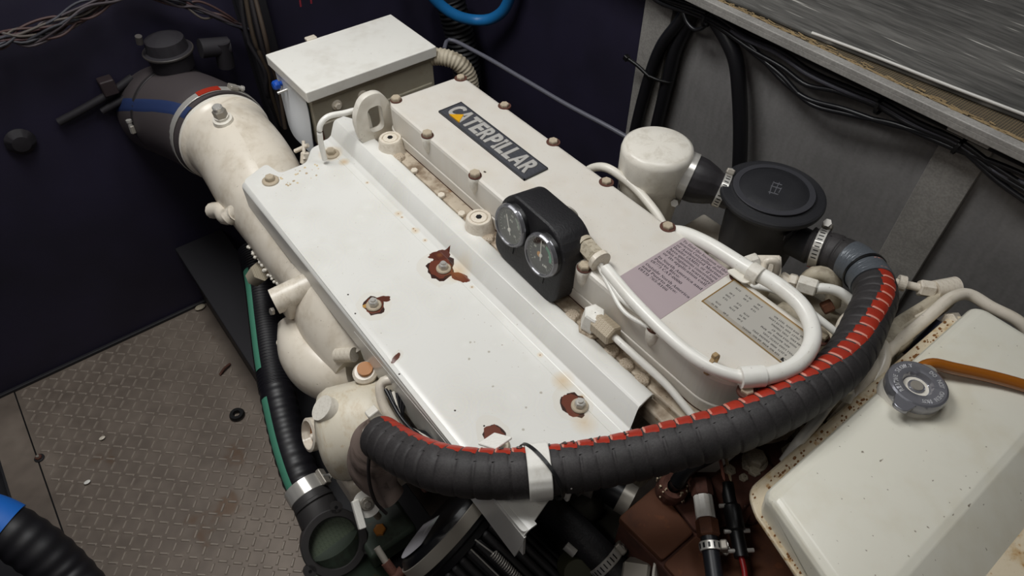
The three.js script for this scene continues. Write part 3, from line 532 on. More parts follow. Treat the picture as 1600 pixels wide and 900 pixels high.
// lifting eye and bail
{
  const t = thing('lifting_eye', 'thick white lifting eye with an oblong hole at the far end of the engine', 'lifting eye', [0.55, 0.862, -1.175]);
  const s = new THREE.Shape(roundPoly([[0.514, 0.855], [0.506, 0.93], [0.53, 0.972], [0.572, 0.972], [0.594, 0.93], [0.598, 0.855]], 0.036, 8).map(([a, b]) => new THREE.Vector2(a, b)));
  s.holes.push(new THREE.Path(roundPoly([[0.535, 0.885], [0.535, 0.945], [0.57, 0.945], [0.57, 0.885]], 0.014, 6).map(([a, b]) => new THREE.Vector2(a, b))));
  const g = new THREE.ExtrudeGeometry(s, { depth: 0.014, bevelEnabled: true, bevelSize: 0.002, bevelThickness: 0.002, bevelSegments: 2 }); g.translate(0, 0, -1.188);
  part('eye_plate', uvBox(toCreasedNormals(g, 0.6)), M.cream, t);
  bolt(t, [0.552, 0.862, -1.158], { r: 0.0085, mat: M.boltRust });
  const b = thing('wire_bail', 'bent white rod bail between shield ridge and lifting eye', 'rod', [0.49, 0.86, -1.21]);
  part('rod', sweep([[0.436, 0.84, -1.21], [0.437, 0.895, -1.21], [0.444, 0.925, -1.21], [0.462, 0.936, -1.21], [0.5, 0.932, -1.208], [0.532, 0.928, -1.205], [0.545, 0.915, -1.202], [0.548, 0.89, -1.2], [0.548, 0.858, -1.198]], 0.006, { segs: 60, rad: 12, tension: 0.3 }), M.white, b);
}
// ------------------------------------------------------------------ electrical box at the far end
{
  const t = thing('junction_box', 'white sheet metal electrical box with a flat lid and a blue knob', 'electrical box', [0.67, 0.72, -1.49]);
  const lidT = 0.9;
  part('lid', merge(box(0.489, 0.843, lidT - 0.028, lidT, -1.597, -1.38, 0.003)), M.white, t);  // lid whiter than body: overhead light and shade put into their paint
  part('body', merge(box(0.5, 0.838, 0.735, 0.875, -1.585, -1.394, 0.003), box(0.5, 0.842, 0.862, 0.869, -1.585, -1.388, 0.002), box(0.505, 0.83, 0.73, 0.8, -1.58, -1.39, 0.003)), paint([168, 161, 144], { s: 222, grime: 0.4, rep: 5, rust: 0.02 }), t, 'box body below the lid, its shade put into darker beige');
  const k = part('knob', orient(lathe([[0.0001, 0], [0.006, 0], [0.006, 0.01], [0.0115, 0.013], [0.0115, 0.024], [0.008, 0.028], [0.0001, 0.028]], 24), [0.499, 0.845, -1.545], [-1, 0, 0]), M.knobBlue, t, 'blue round knob');
  part('pin', cyl([0.47, 0.838, -1.52], [0.5, 0.842, -1.515], 0.0035), M.steel, t);
  // white plastic bag like splash flap hanging from the left side
  { const g = new THREE.PlaneGeometry(0.165, 0.15, 14, 12); const p = g.attributes.position; for (let i = 0; i < p.count; i++) { const u = p.getX(i), v = p.getY(i); const low = sst(0.05, -0.075, v); p.setXYZ(i, 0.494 - 0.012 * low * Math.sin((u + 0.08) * 19) - 0.006 * low, 0.795 + v - 0.03 * low * (u > 0.02 ? (u - 0.02) * 9 : 0), -1.488 + u * (1 - 0.12 * low)); }
    const g2 = g.clone(); g2.translate(0.0015, 0, 0); g.computeVertexNormals(); g2.computeVertexNormals(); part('side_flap', merge(g, g2), std(0xdfe3e8, 0.35), t, 'pale bluish side flap'); }
  for (const x of [0.562, 0.632]) bolt(t, [x, 0.834, -1.394], { r: 0.0085, mat: M.cast, dir: [0, 0, 1], wr: 0.013, wm: M.cast });
  part('lid_latch', box(0.6, 0.628, 0.895, 0.904, -1.612, -1.594, 0.003), M.cast, t);
  part('mount', merge(box(0.5, 0.512, 0.55, 0.74, -1.42, -1.4, 0.002), box(0.8, 0.812, 0.55, 0.74, -1.42, -1.4, 0.002), box(0.5, 0.812, 0.54, 0.552, -1.56, -1.3, 0.002), box(0.64, 0.68, 0.0, 0.56, -1.5, -1.46, 0.002), box(0.64, 0.68, 0.552, 0.74, -1.5, -1.46, 0.002)), M.rustDark, t);
  part('rust_leg', sweep([[0.508, 0.79, -1.392], [0.506, 0.74, -1.385], [0.5, 0.66, -1.37]], 0.006, { segs: 12, rad: 8 }), M.rust, t, 'rusty leg at the near corner');
  const h = thing('vent_hose', 'ribbed grey hose curving out of the right side of the white box', 'hose', [0.87, 0.8, -1.36]);
  part('hose', sweep([[0.835, 0.855, -1.42], [0.86, 0.862, -1.39], [0.89, 0.85, -1.36], [0.91, 0.815, -1.345], [0.915, 0.74, -1.34], [0.9, 0.66, -1.33]], (tt, s) => 0.021 + 0.0015 * Math.sin(s * 700), { segs: 120, rad: 18 }), M.beige, h);
}
// grey conduit line behind the canister
part('tube', sweep([[0.89, 0.86, -1.42], [0.925, 0.862, -1.45], [0.95, 0.858, -1.36], [0.97, 0.852, -1.2], [0.985, 0.848, -1.05], [1.003, 0.848, -0.9], [1.02, 0.84, -0.78]], 0.0055, { segs: 60, rad: 10 }), M.cableGrey, thing('control_cable', 'thin grey cable running straight from the white box to the white canister', 'cable', [0.95, 0.85, -1.1]));

// ------------------------------------------------------------------ breather canister, coupler, separator
{
  const t = thing('breather_canister', 'white round-topped breather canister beside the valve cover', 'canister', [0.885, 0.79, -0.685]);
  part('body', orient(lathe([[0.0001, 0], [0.045, 0], [0.052, 0.01], [0.0555, 0.06], [0.06, 0.11], [0.066, 0.13], [0.068, 0.15], [0.0685, 0.196], [0.066, 0.206], [0.058, 0.211], [0.03, 0.2135], [0.0001, 0.214]], 56, 1.0), [0.88, 0.778, -0.678], [0, 1, 0]), M.cream, t);
  part('side_port', cyl([0.895, 0.93, -0.65], [0.917, 0.93, -0.612], 0.038, 0.038, 32), M.cream, t);
  part('elbow_foot', sweep([[0.88, 0.79, -0.678], [0.872, 0.74, -0.665], [0.85, 0.7, -0.63], [0.82, 0.69, -0.61]], 0.047, { segs: 24, rad: 24 }), M.cream, t);
  part('base_band', ring([0.88, 0.785, -0.678], [0, 1, 0], 0.045, 0.05, 0.012, 40), M.beige, t);
  const o = thing('oil_pipe', 'thin cream pipe bending past the foot of the white canister', 'pipe', [0.81, 0.9, -0.68]);
  part('pipe', sweep([[0.79, 0.87, -0.79], [0.801, 0.91, -0.772], [0.806, 0.935, -0.735], [0.815, 0.93, -0.69], [0.816, 0.92, -0.64], [0.806, 0.9, -0.575], [0.795, 0.86, -0.54], [0.79, 0.8, -0.53]], 0.0085, { segs: 60, rad: 12 }), M.cream, o);
}
{
  const c0 = V(0.912, 0.932, -0.632), c1 = V(0.952, 0.918, -0.556), d = c1.clone().sub(c0).normalize(), at = (k) => c0.clone().addScaledVector(d, k);
  const t = thing('rubber_coupler', 'black rubber reducing sleeve between white canister and black separator', 'rubber coupler', c0);
  part('sleeve', orient(lathe([[0.0001, -0.012], [0.044, -0.012], [0.0445, 0.022], [0.0435, 0.034], [0.036, 0.058], [0.031, 0.068], [0.03, 0.098], [0.0001, 0.098]], 48, 0.9), c0, d), M.rubber, t);
  clampThing('wide steel hose clamp on the canister end of the black sleeve', at(0.008).toArray(), d, 0.0446, 0.017, [-0.5, -0.55, -0.2], { slots: false });
  clampThing('slotted steel hose clamp on the narrow end of the black sleeve', at(0.078).toArray(), d, 0.031, 0.014, [0.3, 0.8, -0.8]);
}
{
  const c = [0.992, 0, -0.487];
  const t = thing('oil_separator', 'black round separator housing with a wide flat lid', 'separator', [c[0], 0.8, c[2]]);
  part('bowl', orient(lathe([[0.0001, -0.02], [0.055, -0.02], [0.067, -0.008], [0.07, 0.02], [0.0735, 0.12], [0.076, 0.132], [0.0001, 0.132]], 64), [c[0], 0.8, c[2]], [0, 1, 0]), M.filterBlack, t);
  const lid = part('lid', orient(lathe([[0.0001, 0], [0.088, 0], [0.094, 0.004], [0.0955, 0.01], [0.0945, 0.0145], [0.091, 0.0165], [0.076, 0.0165], [0.074, 0.0175], [0.066, 0.0205], [0.062, 0.022], [0.04, 0.0235], [0.0001, 0.0238]], 72, 0.35), [c[0], 0.929, c[2]], [0, 1, 0]), M.filterBlack, t);
  part('lid_step', ring([c[0], 0.9505, c[2]], [0, 1, 0], 0.0625, 0.0735, 0.003, 64), M.filterGrey, lid);
  { // raised worn emblem lines in the middle of the lid
    const g = []; for (const [x0, z0, x1, z1] of [[-0.022, 0.006, -0.004, -0.004], [-0.004, -0.004, 0.014, -0.012], [-0.014, 0.01, 0.004, 0.002], [0.004, 0.002, 0.02, -0.004], [-0.006, 0.014, 0.01, 0.008], [-0.018, 0.0, -0.01, 0.016], [0.0, -0.008, 0.008, 0.01], [0.012, -0.01, 0.018, 0.003]]) g.push(cyl([c[0] + x0, 0.9528, c[2] + z0], [c[0] + x1, 0.9528, c[2] + z1], 0.0013, 0.0013, 6));
    part('emblem', merge(g), std(0x55555a, 0.5), lid); }
  part('label', orient(new RoundedBoxGeometry(0.026, 0.012, 0.002, 1, 0.0008), [c[0] - 0.03, 0.905, c[2] + 0.0705], [0, 1, 0]), M.filterGrey, t);
  part('outlet', cyl([c[0] + 0.005, 0.872, c[2] + 0.06], [c[0] + 0.012, 0.872, c[2] + 0.105], 0.03, 0.03, 32), M.filterBlack, t);
  part('inlet', cyl([c[0] - 0.02, 0.908, c[2] - 0.05], [c[0] - 0.038, 0.916, c[2] - 0.075], 0.029, 0.029, 32), M.filterBlack, t);
  const cp = thing('breather_casting', 'beige cast bracket under the black separator lid next to the canister', 'bracket', [0.93, 0.72, -0.56]);
  part('arm', merge(box(0.86, 1.0, 0.775, 0.8, -0.62, -0.48, 0.008), box(0.9, 0.93, 0.7, 0.78, -0.6, -0.5, 0.006)), M.cast, cp);
  part('nut', hexg([0.875, 0.8, -0.535], [0.885, 0.835, -0.53], 0.016), M.steelDull, cp);
}

// ------------------------------------------------------------------ big spiral wrapped hose with red stripe
const HP = [[0.19, 0.79, -0.575], [0.203, 0.832, -0.49], [0.226, 0.862, -0.427], [0.269, 0.872, -0.379], [0.328, 0.874, -0.338], [0.404, 0.882, -0.292], [0.482, 0.9, -0.249], [0.565, 0.922, -0.208], [0.657, 0.932, -0.186], [0.771, 0.922, -0.183], [0.887, 0.912, -0.212], [0.968, 0.9, -0.243], [1.01, 0.89, -0.294], [1.018, 0.88, -0.345], [1.006, 0.874, -0.392]];
const hoseCurve = new THREE.CatmullRomCurve3(HP.map(A), false, 'centripetal');
{
  const t = thing('breather_hose', 'thick black cloth-wrapped hose with a red stripe arching across the front of the engine', 'hose', [0.55, 0.87, -0.25]);
  const pitch = 0.0238, R0 = 0.0335;
  const wrap = (s) => { const f = ((s / pitch) % 1 + 1) % 1; return 0.0012 * (1 - Math.pow(2 * Math.abs(f - 0.45), 4)) - 0.0012 * Math.exp(-Math.pow((f < 0.5 ? f : 1 - f) / 0.06, 2)); };
  const rad = (tt, s) => R0 + wrap(s);
  part('hose_body', sweep(HP, (tt, s, a) => rad(tt, s + 0.003 * a / 6.28), { segs: 620, rad: 28 }), M.hoseCloth, t);
  // stripe: one wrap-long piece after the other
  const L = hoseCurve.getLength(), angle = (q) => (-48 + 8 * sst(0.15, 0.5, q) + 58 * sst(0.5, 0.86, q)) * Math.PI / 180;
  const nW = Math.floor(L / pitch), F = frames(hoseCurve, 1200);
  const strip = (s0, s1, da, lift, m = 8) => { const P = [], I = [], w = 7; for (let i = 0; i <= m; i++) { const s = s0 + (s1 - s0) * i / m, q = s / L, f = F[Math.min(1200, Math.round(q * 1200))], a0 = angle(q); for (let j = 0; j < w; j++) { const e = j === 0 || j === w - 1 ? -0.0012 : 0, a = a0 + da * (2 * j / (w - 1) - 1), r = rad(q, s + 0.003 * a / 6.28) + lift + e; P.push(f.p.x + r * (Math.cos(a) * f.n.x + Math.sin(a) * f.s.x), f.p.y + r * (Math.cos(a) * f.n.y + Math.sin(a) * f.s.y), f.p.z + r * (Math.cos(a) * f.n.z + Math.sin(a) * f.s.z)); } } for (let i = 0; i < m; i++) for (let j = 0; j < w - 1; j++) { const a = i * w + j; I.push(a, a + 1, a + w, a + 1, a + w + 1, a + w); } const g = new THREE.BufferGeometry(); g.setAttribute('position', new THREE.Float32BufferAttribute(P, 3)); g.setIndex(I); g.computeVertexNormals(); return uvBox(g); };
  const st = [], cr = [];
  for (let k = 0; k < nW - 3; k++) { st.push(strip(k * pitch + 0.0001, (k + 1) * pitch + 0.0006, 0.42, 0.0007)); if (k > 8) cr.push(strip(k * pitch + 0.001, k * pitch + 0.0038, 0.34, 0.0013, 2)); }  // pale ticks: gloss on each wrap painted as colour
  part('stripe', merge(st), M.red, t, 'red stripe along the hose'); part('stripe_highlight', merge(cr), M.paleRed, t, 'pale ticks across the red stripe, gloss highlights put into the colour');
  // printed marks on the stripe
  const font = await new FontLoader().loadAsync('fonts/droid/droid_sans_bold.typeface.json'); const pm = [];
  '250 UU 41 1/2 L'.split('').forEach((ch, i) => { if (ch === ' ') return; const s = 0.248 + i * 0.013, q = s / L, f = F[Math.round(q * 1200)], a = angle(q); const g = new TextGeometry(ch, { font, size: 0.012, depth: 0.0004, curveSegments: 3, bevelEnabled: false }); g.translate(-0.005, -0.006, 0); const nn = f.n.clone().multiplyScalar(Math.cos(a)).addScaledVector(f.s, Math.sin(a)), up = V(0, 0, 0).crossVectors(nn, f.T); g.applyMatrix4(new THREE.Matrix4().makeBasis(f.T, up, nn)); const p = f.p.clone().addScaledVector(nn, rad(q, s) + 0.0012); g.translate(p.x, p.y, p.z); pm.push(g); });
  part('stripe_print', merge(pm), M.black, t, 'small black printed characters');
  // grey tape and end
  const seg = (a, b, n = 8) => Array.from({ length: n }, (_, i) => hoseCurve.getPointAt(a + (b - a) * i / (n - 1)));
  const tp = part('tape', sweep(seg(0.905, 0.938), R0 + 0.0028, { segs: 16, rad: 28, cap: true }), M.greyTape, t, 'wrinkled grey tape'); part('tape', sweep(seg(0.872, 0.9), R0 + 0.0024, { segs: 16, rad: 28, cap: true }), M.greyTape, t, 'wrinkled grey tape');
  part('tie_band', sweep(seg(0.9, 0.905), R0 + 0.0045, { segs: 4, rad: 28 }), M.black, t);
  const e = hoseCurve.getPointAt(0.985), d = hoseCurve.getTangentAt(0.985);
  clampThing('slotted steel hose clamp with a red tail at the separator end of the striped hose', e.toArray(), d, R0 + 0.0018, 0.016, [0.75, 0.62, 0], { red: 1.55 });
}
{ // white strap that ties the hose to the shield bolt
  const p = hoseCurve.getPointAt(0.255), d = hoseCurve.getTangentAt(0.255);
  const t = thing('hose_strap', 'white metal strap clip wrapped round the striped hose and bolted to the shield', 'strap', p);
  part('loop', ring(p, d, 0.036, 0.0395, 0.032, 40), M.white, t);
  const up = V(0, 1, 0).addScaledVector(d, -d.y).normalize();
  part('tongue', orient(new RoundedBoxGeometry(0.032, 0.046, 0.004, 2, 0.0018), [0.302, 0.873, -0.418], [0.1, 0.62, 0.75]), M.white, t);
  part('fold', orient(new RoundedBoxGeometry(0.007, 0.05, 0.03, 2, 0.003), p.clone().add(V(0.018, -0.012, 0.034)), [0, 1, 0.1]), M.white, t);
  const tt = thing('cable_tie', 'black cable tie slanting over the white strap clip', 'cable tie', p);
  const d2 = d.clone().add(V(0.25, 0, -0.55)).normalize();
  part('loop', orient(lathe([[0.0405, -0.0025], [0.042, -0.0025], [0.042, 0.0025], [0.0405, 0.0025], [0.0405, -0.0025]], 40).scale(1, 1, 1.12), p.clone().addScaledVector(d, 0.004), d2), M.black, tt);
  part('lock', orient(new RoundedBoxGeometry(0.012, 0.01, 0.012, 1, 0.002), p.clone().addScaledVector(d, 0.03).add(V(0.005, -0.012, 0.036)), [0, 0, 1]), M.black, tt);
}

// ------------------------------------------------------------------ exhaust elbow and its rubber hose
{
  const t = thing('exhaust_elbow', 'big cream cast elbow with a plugged boss on top, feeding the wide rubber hose', 'exhaust elbow', [0.32, 0.6, -1.45]);
  const EP = [[0.328, 0.742, -1.585], [0.331, 0.742, -1.545], [0.333, 0.738, -1.47], [0.328, 0.72, -1.38], [0.318, 0.7, -1.28], [0.312, 0.69, -1.15], [0.312, 0.685, -1.0]];
  part('elbow', sweep(EP, (tt) => tt < 0.035 ? 0.104 : tt < 0.05 ? 0.113 : tt < 0.075 ? 0.113 - (tt - 0.05) * 0.4 : 0.105 - 0.02 * sst(0.3, 0.65, tt) - 0.008 * sst(0.65, 1, tt), { segs: 160, rad: 44 }), M.cast, t);
  part('rim', ring([0.3295, 0.742, -1.562], [0.04, 0, 1], 0.1, 0.1145, 0.014, 64), M.cream, t);
  const p = part('plug', orient(lathe([[0.0001, -0.01], [0.024, -0.01], [0.022, 0.002], [0.0165, 0.004], [0.0165, 0.01], [0.0001, 0.01]], 28), [0.318, 0.848, -1.478], [-0.1, 1, 0.1]), M.cream, t, 'boss with hexagon plug');
  part('plug_hexagon', hexg([0.3175, 0.855, -1.477], [0.315, 0.876, -1.475], 0.0155), M.steelDull, p); part('plug_cap', orient(lathe([[0.0001, 0], [0.0115, 0], [0.0115, 0.008], [0.009, 0.011], [0.0001, 0.011]], 20), [0.315, 0.875, -1.475], [-0.1, 1, 0.1]), M.steel, p);
  // lugs and ears on the outer side
  part('clamp_ear', merge(sweep([[0.21, 0.69, -1.39], [0.222, 0.704, -1.36], [0.222, 0.71, -1.325], [0.24, 0.73, -1.3]], 0.019, { segs: 16, rad: 12 }), cyl([0.22, 0.715, -1.31], [0.262, 0.742, -1.3], 0.018, 0.02, 24)), M.cast, t);
  part('flange_lug', cyl([0.208, 0.62, -1.2], [0.225, 0.645, -1.185], 0.02, 0.024, 6), M.beige, t);
  { const g = []; for (let i = 0; i < 26; i++) { const z = -1.24 + i * 0.0098; g.push(new THREE.IcosahedronGeometry(0.003 + rnd() * 0.0025, 1).translate(0.226 + rnd() * 0.006, 0.672 + 0.012 * rnd(), z)); } part('paint_drip', merge(g), M.cream, t, 'row of hardened paint drips along the edge').userData.kind = 'stuff'; }
  part('stud', merge(cyl([0.425, 0.78, -1.36], [0.45, 0.8, -1.335], 0.005), cyl([0.43, 0.775, -1.325], [0.447, 0.805, -1.35], 0.004), hexg([0.43, 0.76, -1.33], [0.44, 0.785, -1.335], 0.011)), M.cast, t);
}
{
  const t = thing('exhaust_hose', 'wide dark rubber exhaust hose running from the cream elbow into the dark bulkhead', 'hose', [0.3, 0.6, -1.7]);
  part('hose', sweep([[0.329, 0.742, -1.569], [0.325, 0.741, -1.6], [0.305, 0.73, -1.7], [0.278, 0.715, -1.8], [0.262, 0.7, -1.865]], (tt) => 0.116 + 0.004 * sst(0.05, 0.2, tt), { segs: 60, rad: 48 }), std(0x474142, 0.5), t);
  { const c = new THREE.CatmullRomCurve3([[0.329, 0.742, -1.569], [0.325, 0.741, -1.6], [0.305, 0.73, -1.7], [0.278, 0.715, -1.8], [0.262, 0.7, -1.865]].map(A), false, 'centripetal'), F = frames(c, 40), P = [], I = [];
    for (let i = 0; i <= 40; i++) for (let j = 0; j < 7; j++) { const q = i / 40, a = 0.42 + 0.5 * q + j * 0.05, r = 0.1172 + 0.004 * sst(0.05, 0.2, q) - (j % 6 ? 0 : 0.002), f = F[i], sx = f.s.x > 0 ? -1 : 1; P.push(f.p.x + r * (Math.cos(a) * f.n.x + Math.sin(a) * f.s.x * sx), f.p.y + r * (Math.cos(a) * f.n.y + Math.sin(a) * f.s.y * sx), f.p.z + r * (Math.cos(a) * f.n.z + Math.sin(a) * f.s.z * sx)); }
    for (let i = 0; i < 40; i++) for (let j = 0; j < 6; j++) { const a = i * 7 + j; I.push(a, a + 7, a + 1, a + 1, a + 7, a + 8); }
    const g = new THREE.BufferGeometry(); g.setAttribute('position', new THREE.Float32BufferAttribute(P, 3)); g.setIndex(I); g.computeVertexNormals(); part('stripe', uvBox(g), std(0x26355c, 0.5), t, 'faded blue stripe'); }
  clampThing('wide steel band clamp with a red tail round the mouth of the exhaust hose', [0.3265, 0.7415, -1.592], [0.04, 0.01, 1], 0.1175, 0.02, [0.5, 0.8, 0], { red: 0.3, slots: false });
  const c2 = clampThing('dim steel band clamp on the far end of the exhaust hose', [0.284, 0.718, -1.785], [0.2, 0.1, 1], 0.1205, 0.012, [-1, 0.1, 0.1], { slots: false, band: std(0x2a2728, 0.5) });  // dimness put into the dark band colour
}
// turbo body under the shield
{
  const t = thing('turbo_housing', 'beige cast turbo housing with a smooth side boss under the shield', 'turbocharger', [0.31, 0.5, -0.95]);
  part('housing', sweep([[0.315, 0.69, -1.06], [0.31, 0.68, -0.98], [0.3, 0.66, -0.9], [0.295, 0.64, -0.82]], (tt) => 0.082 + 0.016 * Math.sin(tt * 3.14), { segs: 40, rad: 32 }), M.cast, t);
  part('boss', merge(cyl([0.192, 0.735, -0.995], [0.33, 0.75, -0.975], 0.026, 0.03, 32), box(0.2, 0.3, 0.69, 0.745, -1.0, -0.965, 0.012)), M.cast, t);
  part('scroll', sweep([[0.215, 0.66, -1.0], [0.205, 0.63, -0.93], [0.225, 0.62, -0.86], [0.265, 0.64, -0.82]], (tt) => 0.03 + 0.03 * Math.sin(tt * 2.6), { segs: 40, rad: 24 }), M.cast, t);
  part('flange', plate(roundPoly([[0.168, -1.01], [0.2, -1.02], [0.21, -0.83], [0.175, -0.8]], 0.012), 0.6, 0.615, 0.003), M.cast, t);
  part('pipe_stub', cyl([0.235, 0.7, -0.83], [0.258, 0.715, -0.8], 0.014, 0.014, 20), M.cast, t);
  bolt(t, [0.186, 0.707, -1.0], { r: 0.008, mat: M.steelDull, dir: [-1, 0.4, 0] });
}
// coolant pump body
{
  const t = thing('coolant_pump', 'round cream cast pump body with side spouts and rust stains below the shield', 'pump', [0.22, 0.45, -0.68]);
  const ax = V(0.85, 0.1, 0.42).normalize();
  part('body', orient(lathe([[0.0001, -0.072], [0.06, -0.072], [0.078, -0.064], [0.085, -0.05], [0.086, 0.0], [0.082, 0.05], [0.07, 0.075], [0.0001, 0.085]], 48, 1.2), [0.205, 0.655, -0.69], ax), paint([216, 208, 190], { s: 231, grime: 0.35, grimeC: [170, 140, 96], rep: 4, rust: 0.1, rustC: [168, 112, 54], rough: 0.42 }), t);
  const c = [0.205, 0.655, -0.69];
  part('cap_boss', orient(lathe([[0.0001, 0], [0.0225, 0], [0.0225, 0.005], [0.018, 0.01], [0.0001, 0.01]], 24), [0.248, 0.735, -0.735], [-0.1, 1, 0.1]), M.cast, t); part('rusty_plug', orient(lathe([[0.0001, 0], [0.014, 0], [0.014, 0.006], [0.0001, 0.006]], 20), [0.249, 0.745, -0.735], [0, 1, 0.1]), M.orange, t, 'rust-coloured plug');
  part('spout', cyl([0.182, 0.69, -0.7], [0.152, 0.738, -0.716], 0.025, 0.023, 32), M.cream, t);
  const s2 = part('open_spout', orient(lathe([[0.016, -0.04], [0.028, -0.04], [0.031, 0.006], [0.026, 0.008], [0.022, 0.0], [0.016, -0.02]], 32), [0.124, 0.65, -0.738], [-0.75, 0.35, -0.1]), M.cast, t);
  part('throat', orient(new THREE.CylinderGeometry(0.02, 0.02, 0.01, 24), [0.134, 0.645, -0.737], [-0.75, 0.35, -0.1]), M.orange, s2);
  part('foot', box(0.13, 0.26, 0.5, 0.6, -0.72, -0.62, 0.02), M.cast, t);
  for (const p of [[0.225, 0.66, -0.605], [0.24, 0.695, -0.607], [0.2, 0.605, -0.62]]) bolt(t, p, { r: 0.011, mat: M.orange, dir: [0.3, 0.2, 0.9], wr: 0.015, wm: M.beige });
  part('side_stud', cyl([0.12, 0.66, -0.725], [0.14, 0.662, -0.72], 0.007), M.cast, t);
}
// pipe and wiring under the shield edge by the hose start
{
  const t = thing('bent_pipe', 'short cream pipe bending down out from under the shield edge', 'pipe', [0.25, 0.72, -0.64]);
  part('pipe', sweep([[0.275, 0.78, -0.66], [0.25, 0.775, -0.672], [0.238, 0.755, -0.655], [0.236, 0.735, -0.62], [0.245, 0.72, -0.58], [0.27, 0.71, -0.54]], 0.009, { segs: 30, rad: 12 }), M.cast, t);
  const c = thing('hose_barb', 'cream square fitting at the left mouth of the striped hose', 'pipe fitting', [0.2, 0.76, -0.6]);
  part('block', orient(new RoundedBoxGeometry(0.02, 0.055, 0.018, 2, 0.003), [0.205, 0.788, -0.602], [-0.2, 1, -0.3]), M.cream, c);
  part('barb', orient(lathe([[0.0001, -0.02], [0.02, -0.02], [0.026, 0], [0.03, 0.012], [0.0001, 0.02]], 24), [0.194, 0.775, -0.585], [0.2, 0.5, 0.9]), M.cast, c);
  const w = thing('wire_bundle', 'black and white wires tucked under the shield edge behind the striped hose', 'wires', [0.26, 0.74, -0.56]);
  for (let i = 0; i < 6; i++) part('wire', sweep([[0.25 + i * 0.004, 0.77, -0.66 + i * 0.006], [0.244, 0.76 - i * 0.004, -0.6], [0.25 + i * 0.003, 0.765, -0.54], [0.265, 0.77, -0.5]], 0.0035, { segs: 20, rad: 6 }), i === 2 ? M.cream : M.cable, w);
}
// grey lagged boot
{
  const t = thing('lagged_boot', 'grey-brown weathered lagging boot hanging below the left end of the striped hose', 'boot', [0.18, 0.6, -0.59]);
  const lag = paint([128, 112, 104], { s: 241, grime: 0.8, grimeC: [74, 62, 56], rep: 7, rust: 0.05, rough: 0.85 });
  part('boot', sweep([[0.2, 0.785, -0.602], [0.184, 0.745, -0.608], [0.174, 0.69, -0.602], [0.176, 0.64, -0.585], [0.182, 0.61, -0.565]], (tt, s, a) => (0.014 + 0.022 * Math.sin(Math.min(1, tt * 1.1) * 2.7)) * (1 + 0.07 * Math.sin(a * 3 + tt * 5)), { segs: 40, rad: 28 }), lag, t);
  part('seam', sweep([[0.186, 0.785, -0.582], [0.168, 0.76, -0.574], [0.153, 0.71, -0.564], [0.149, 0.66, -0.55], [0.158, 0.62, -0.54]], 0.003, { segs: 30, rad: 8 }), std(0x241d1c, 0.9), t);
}
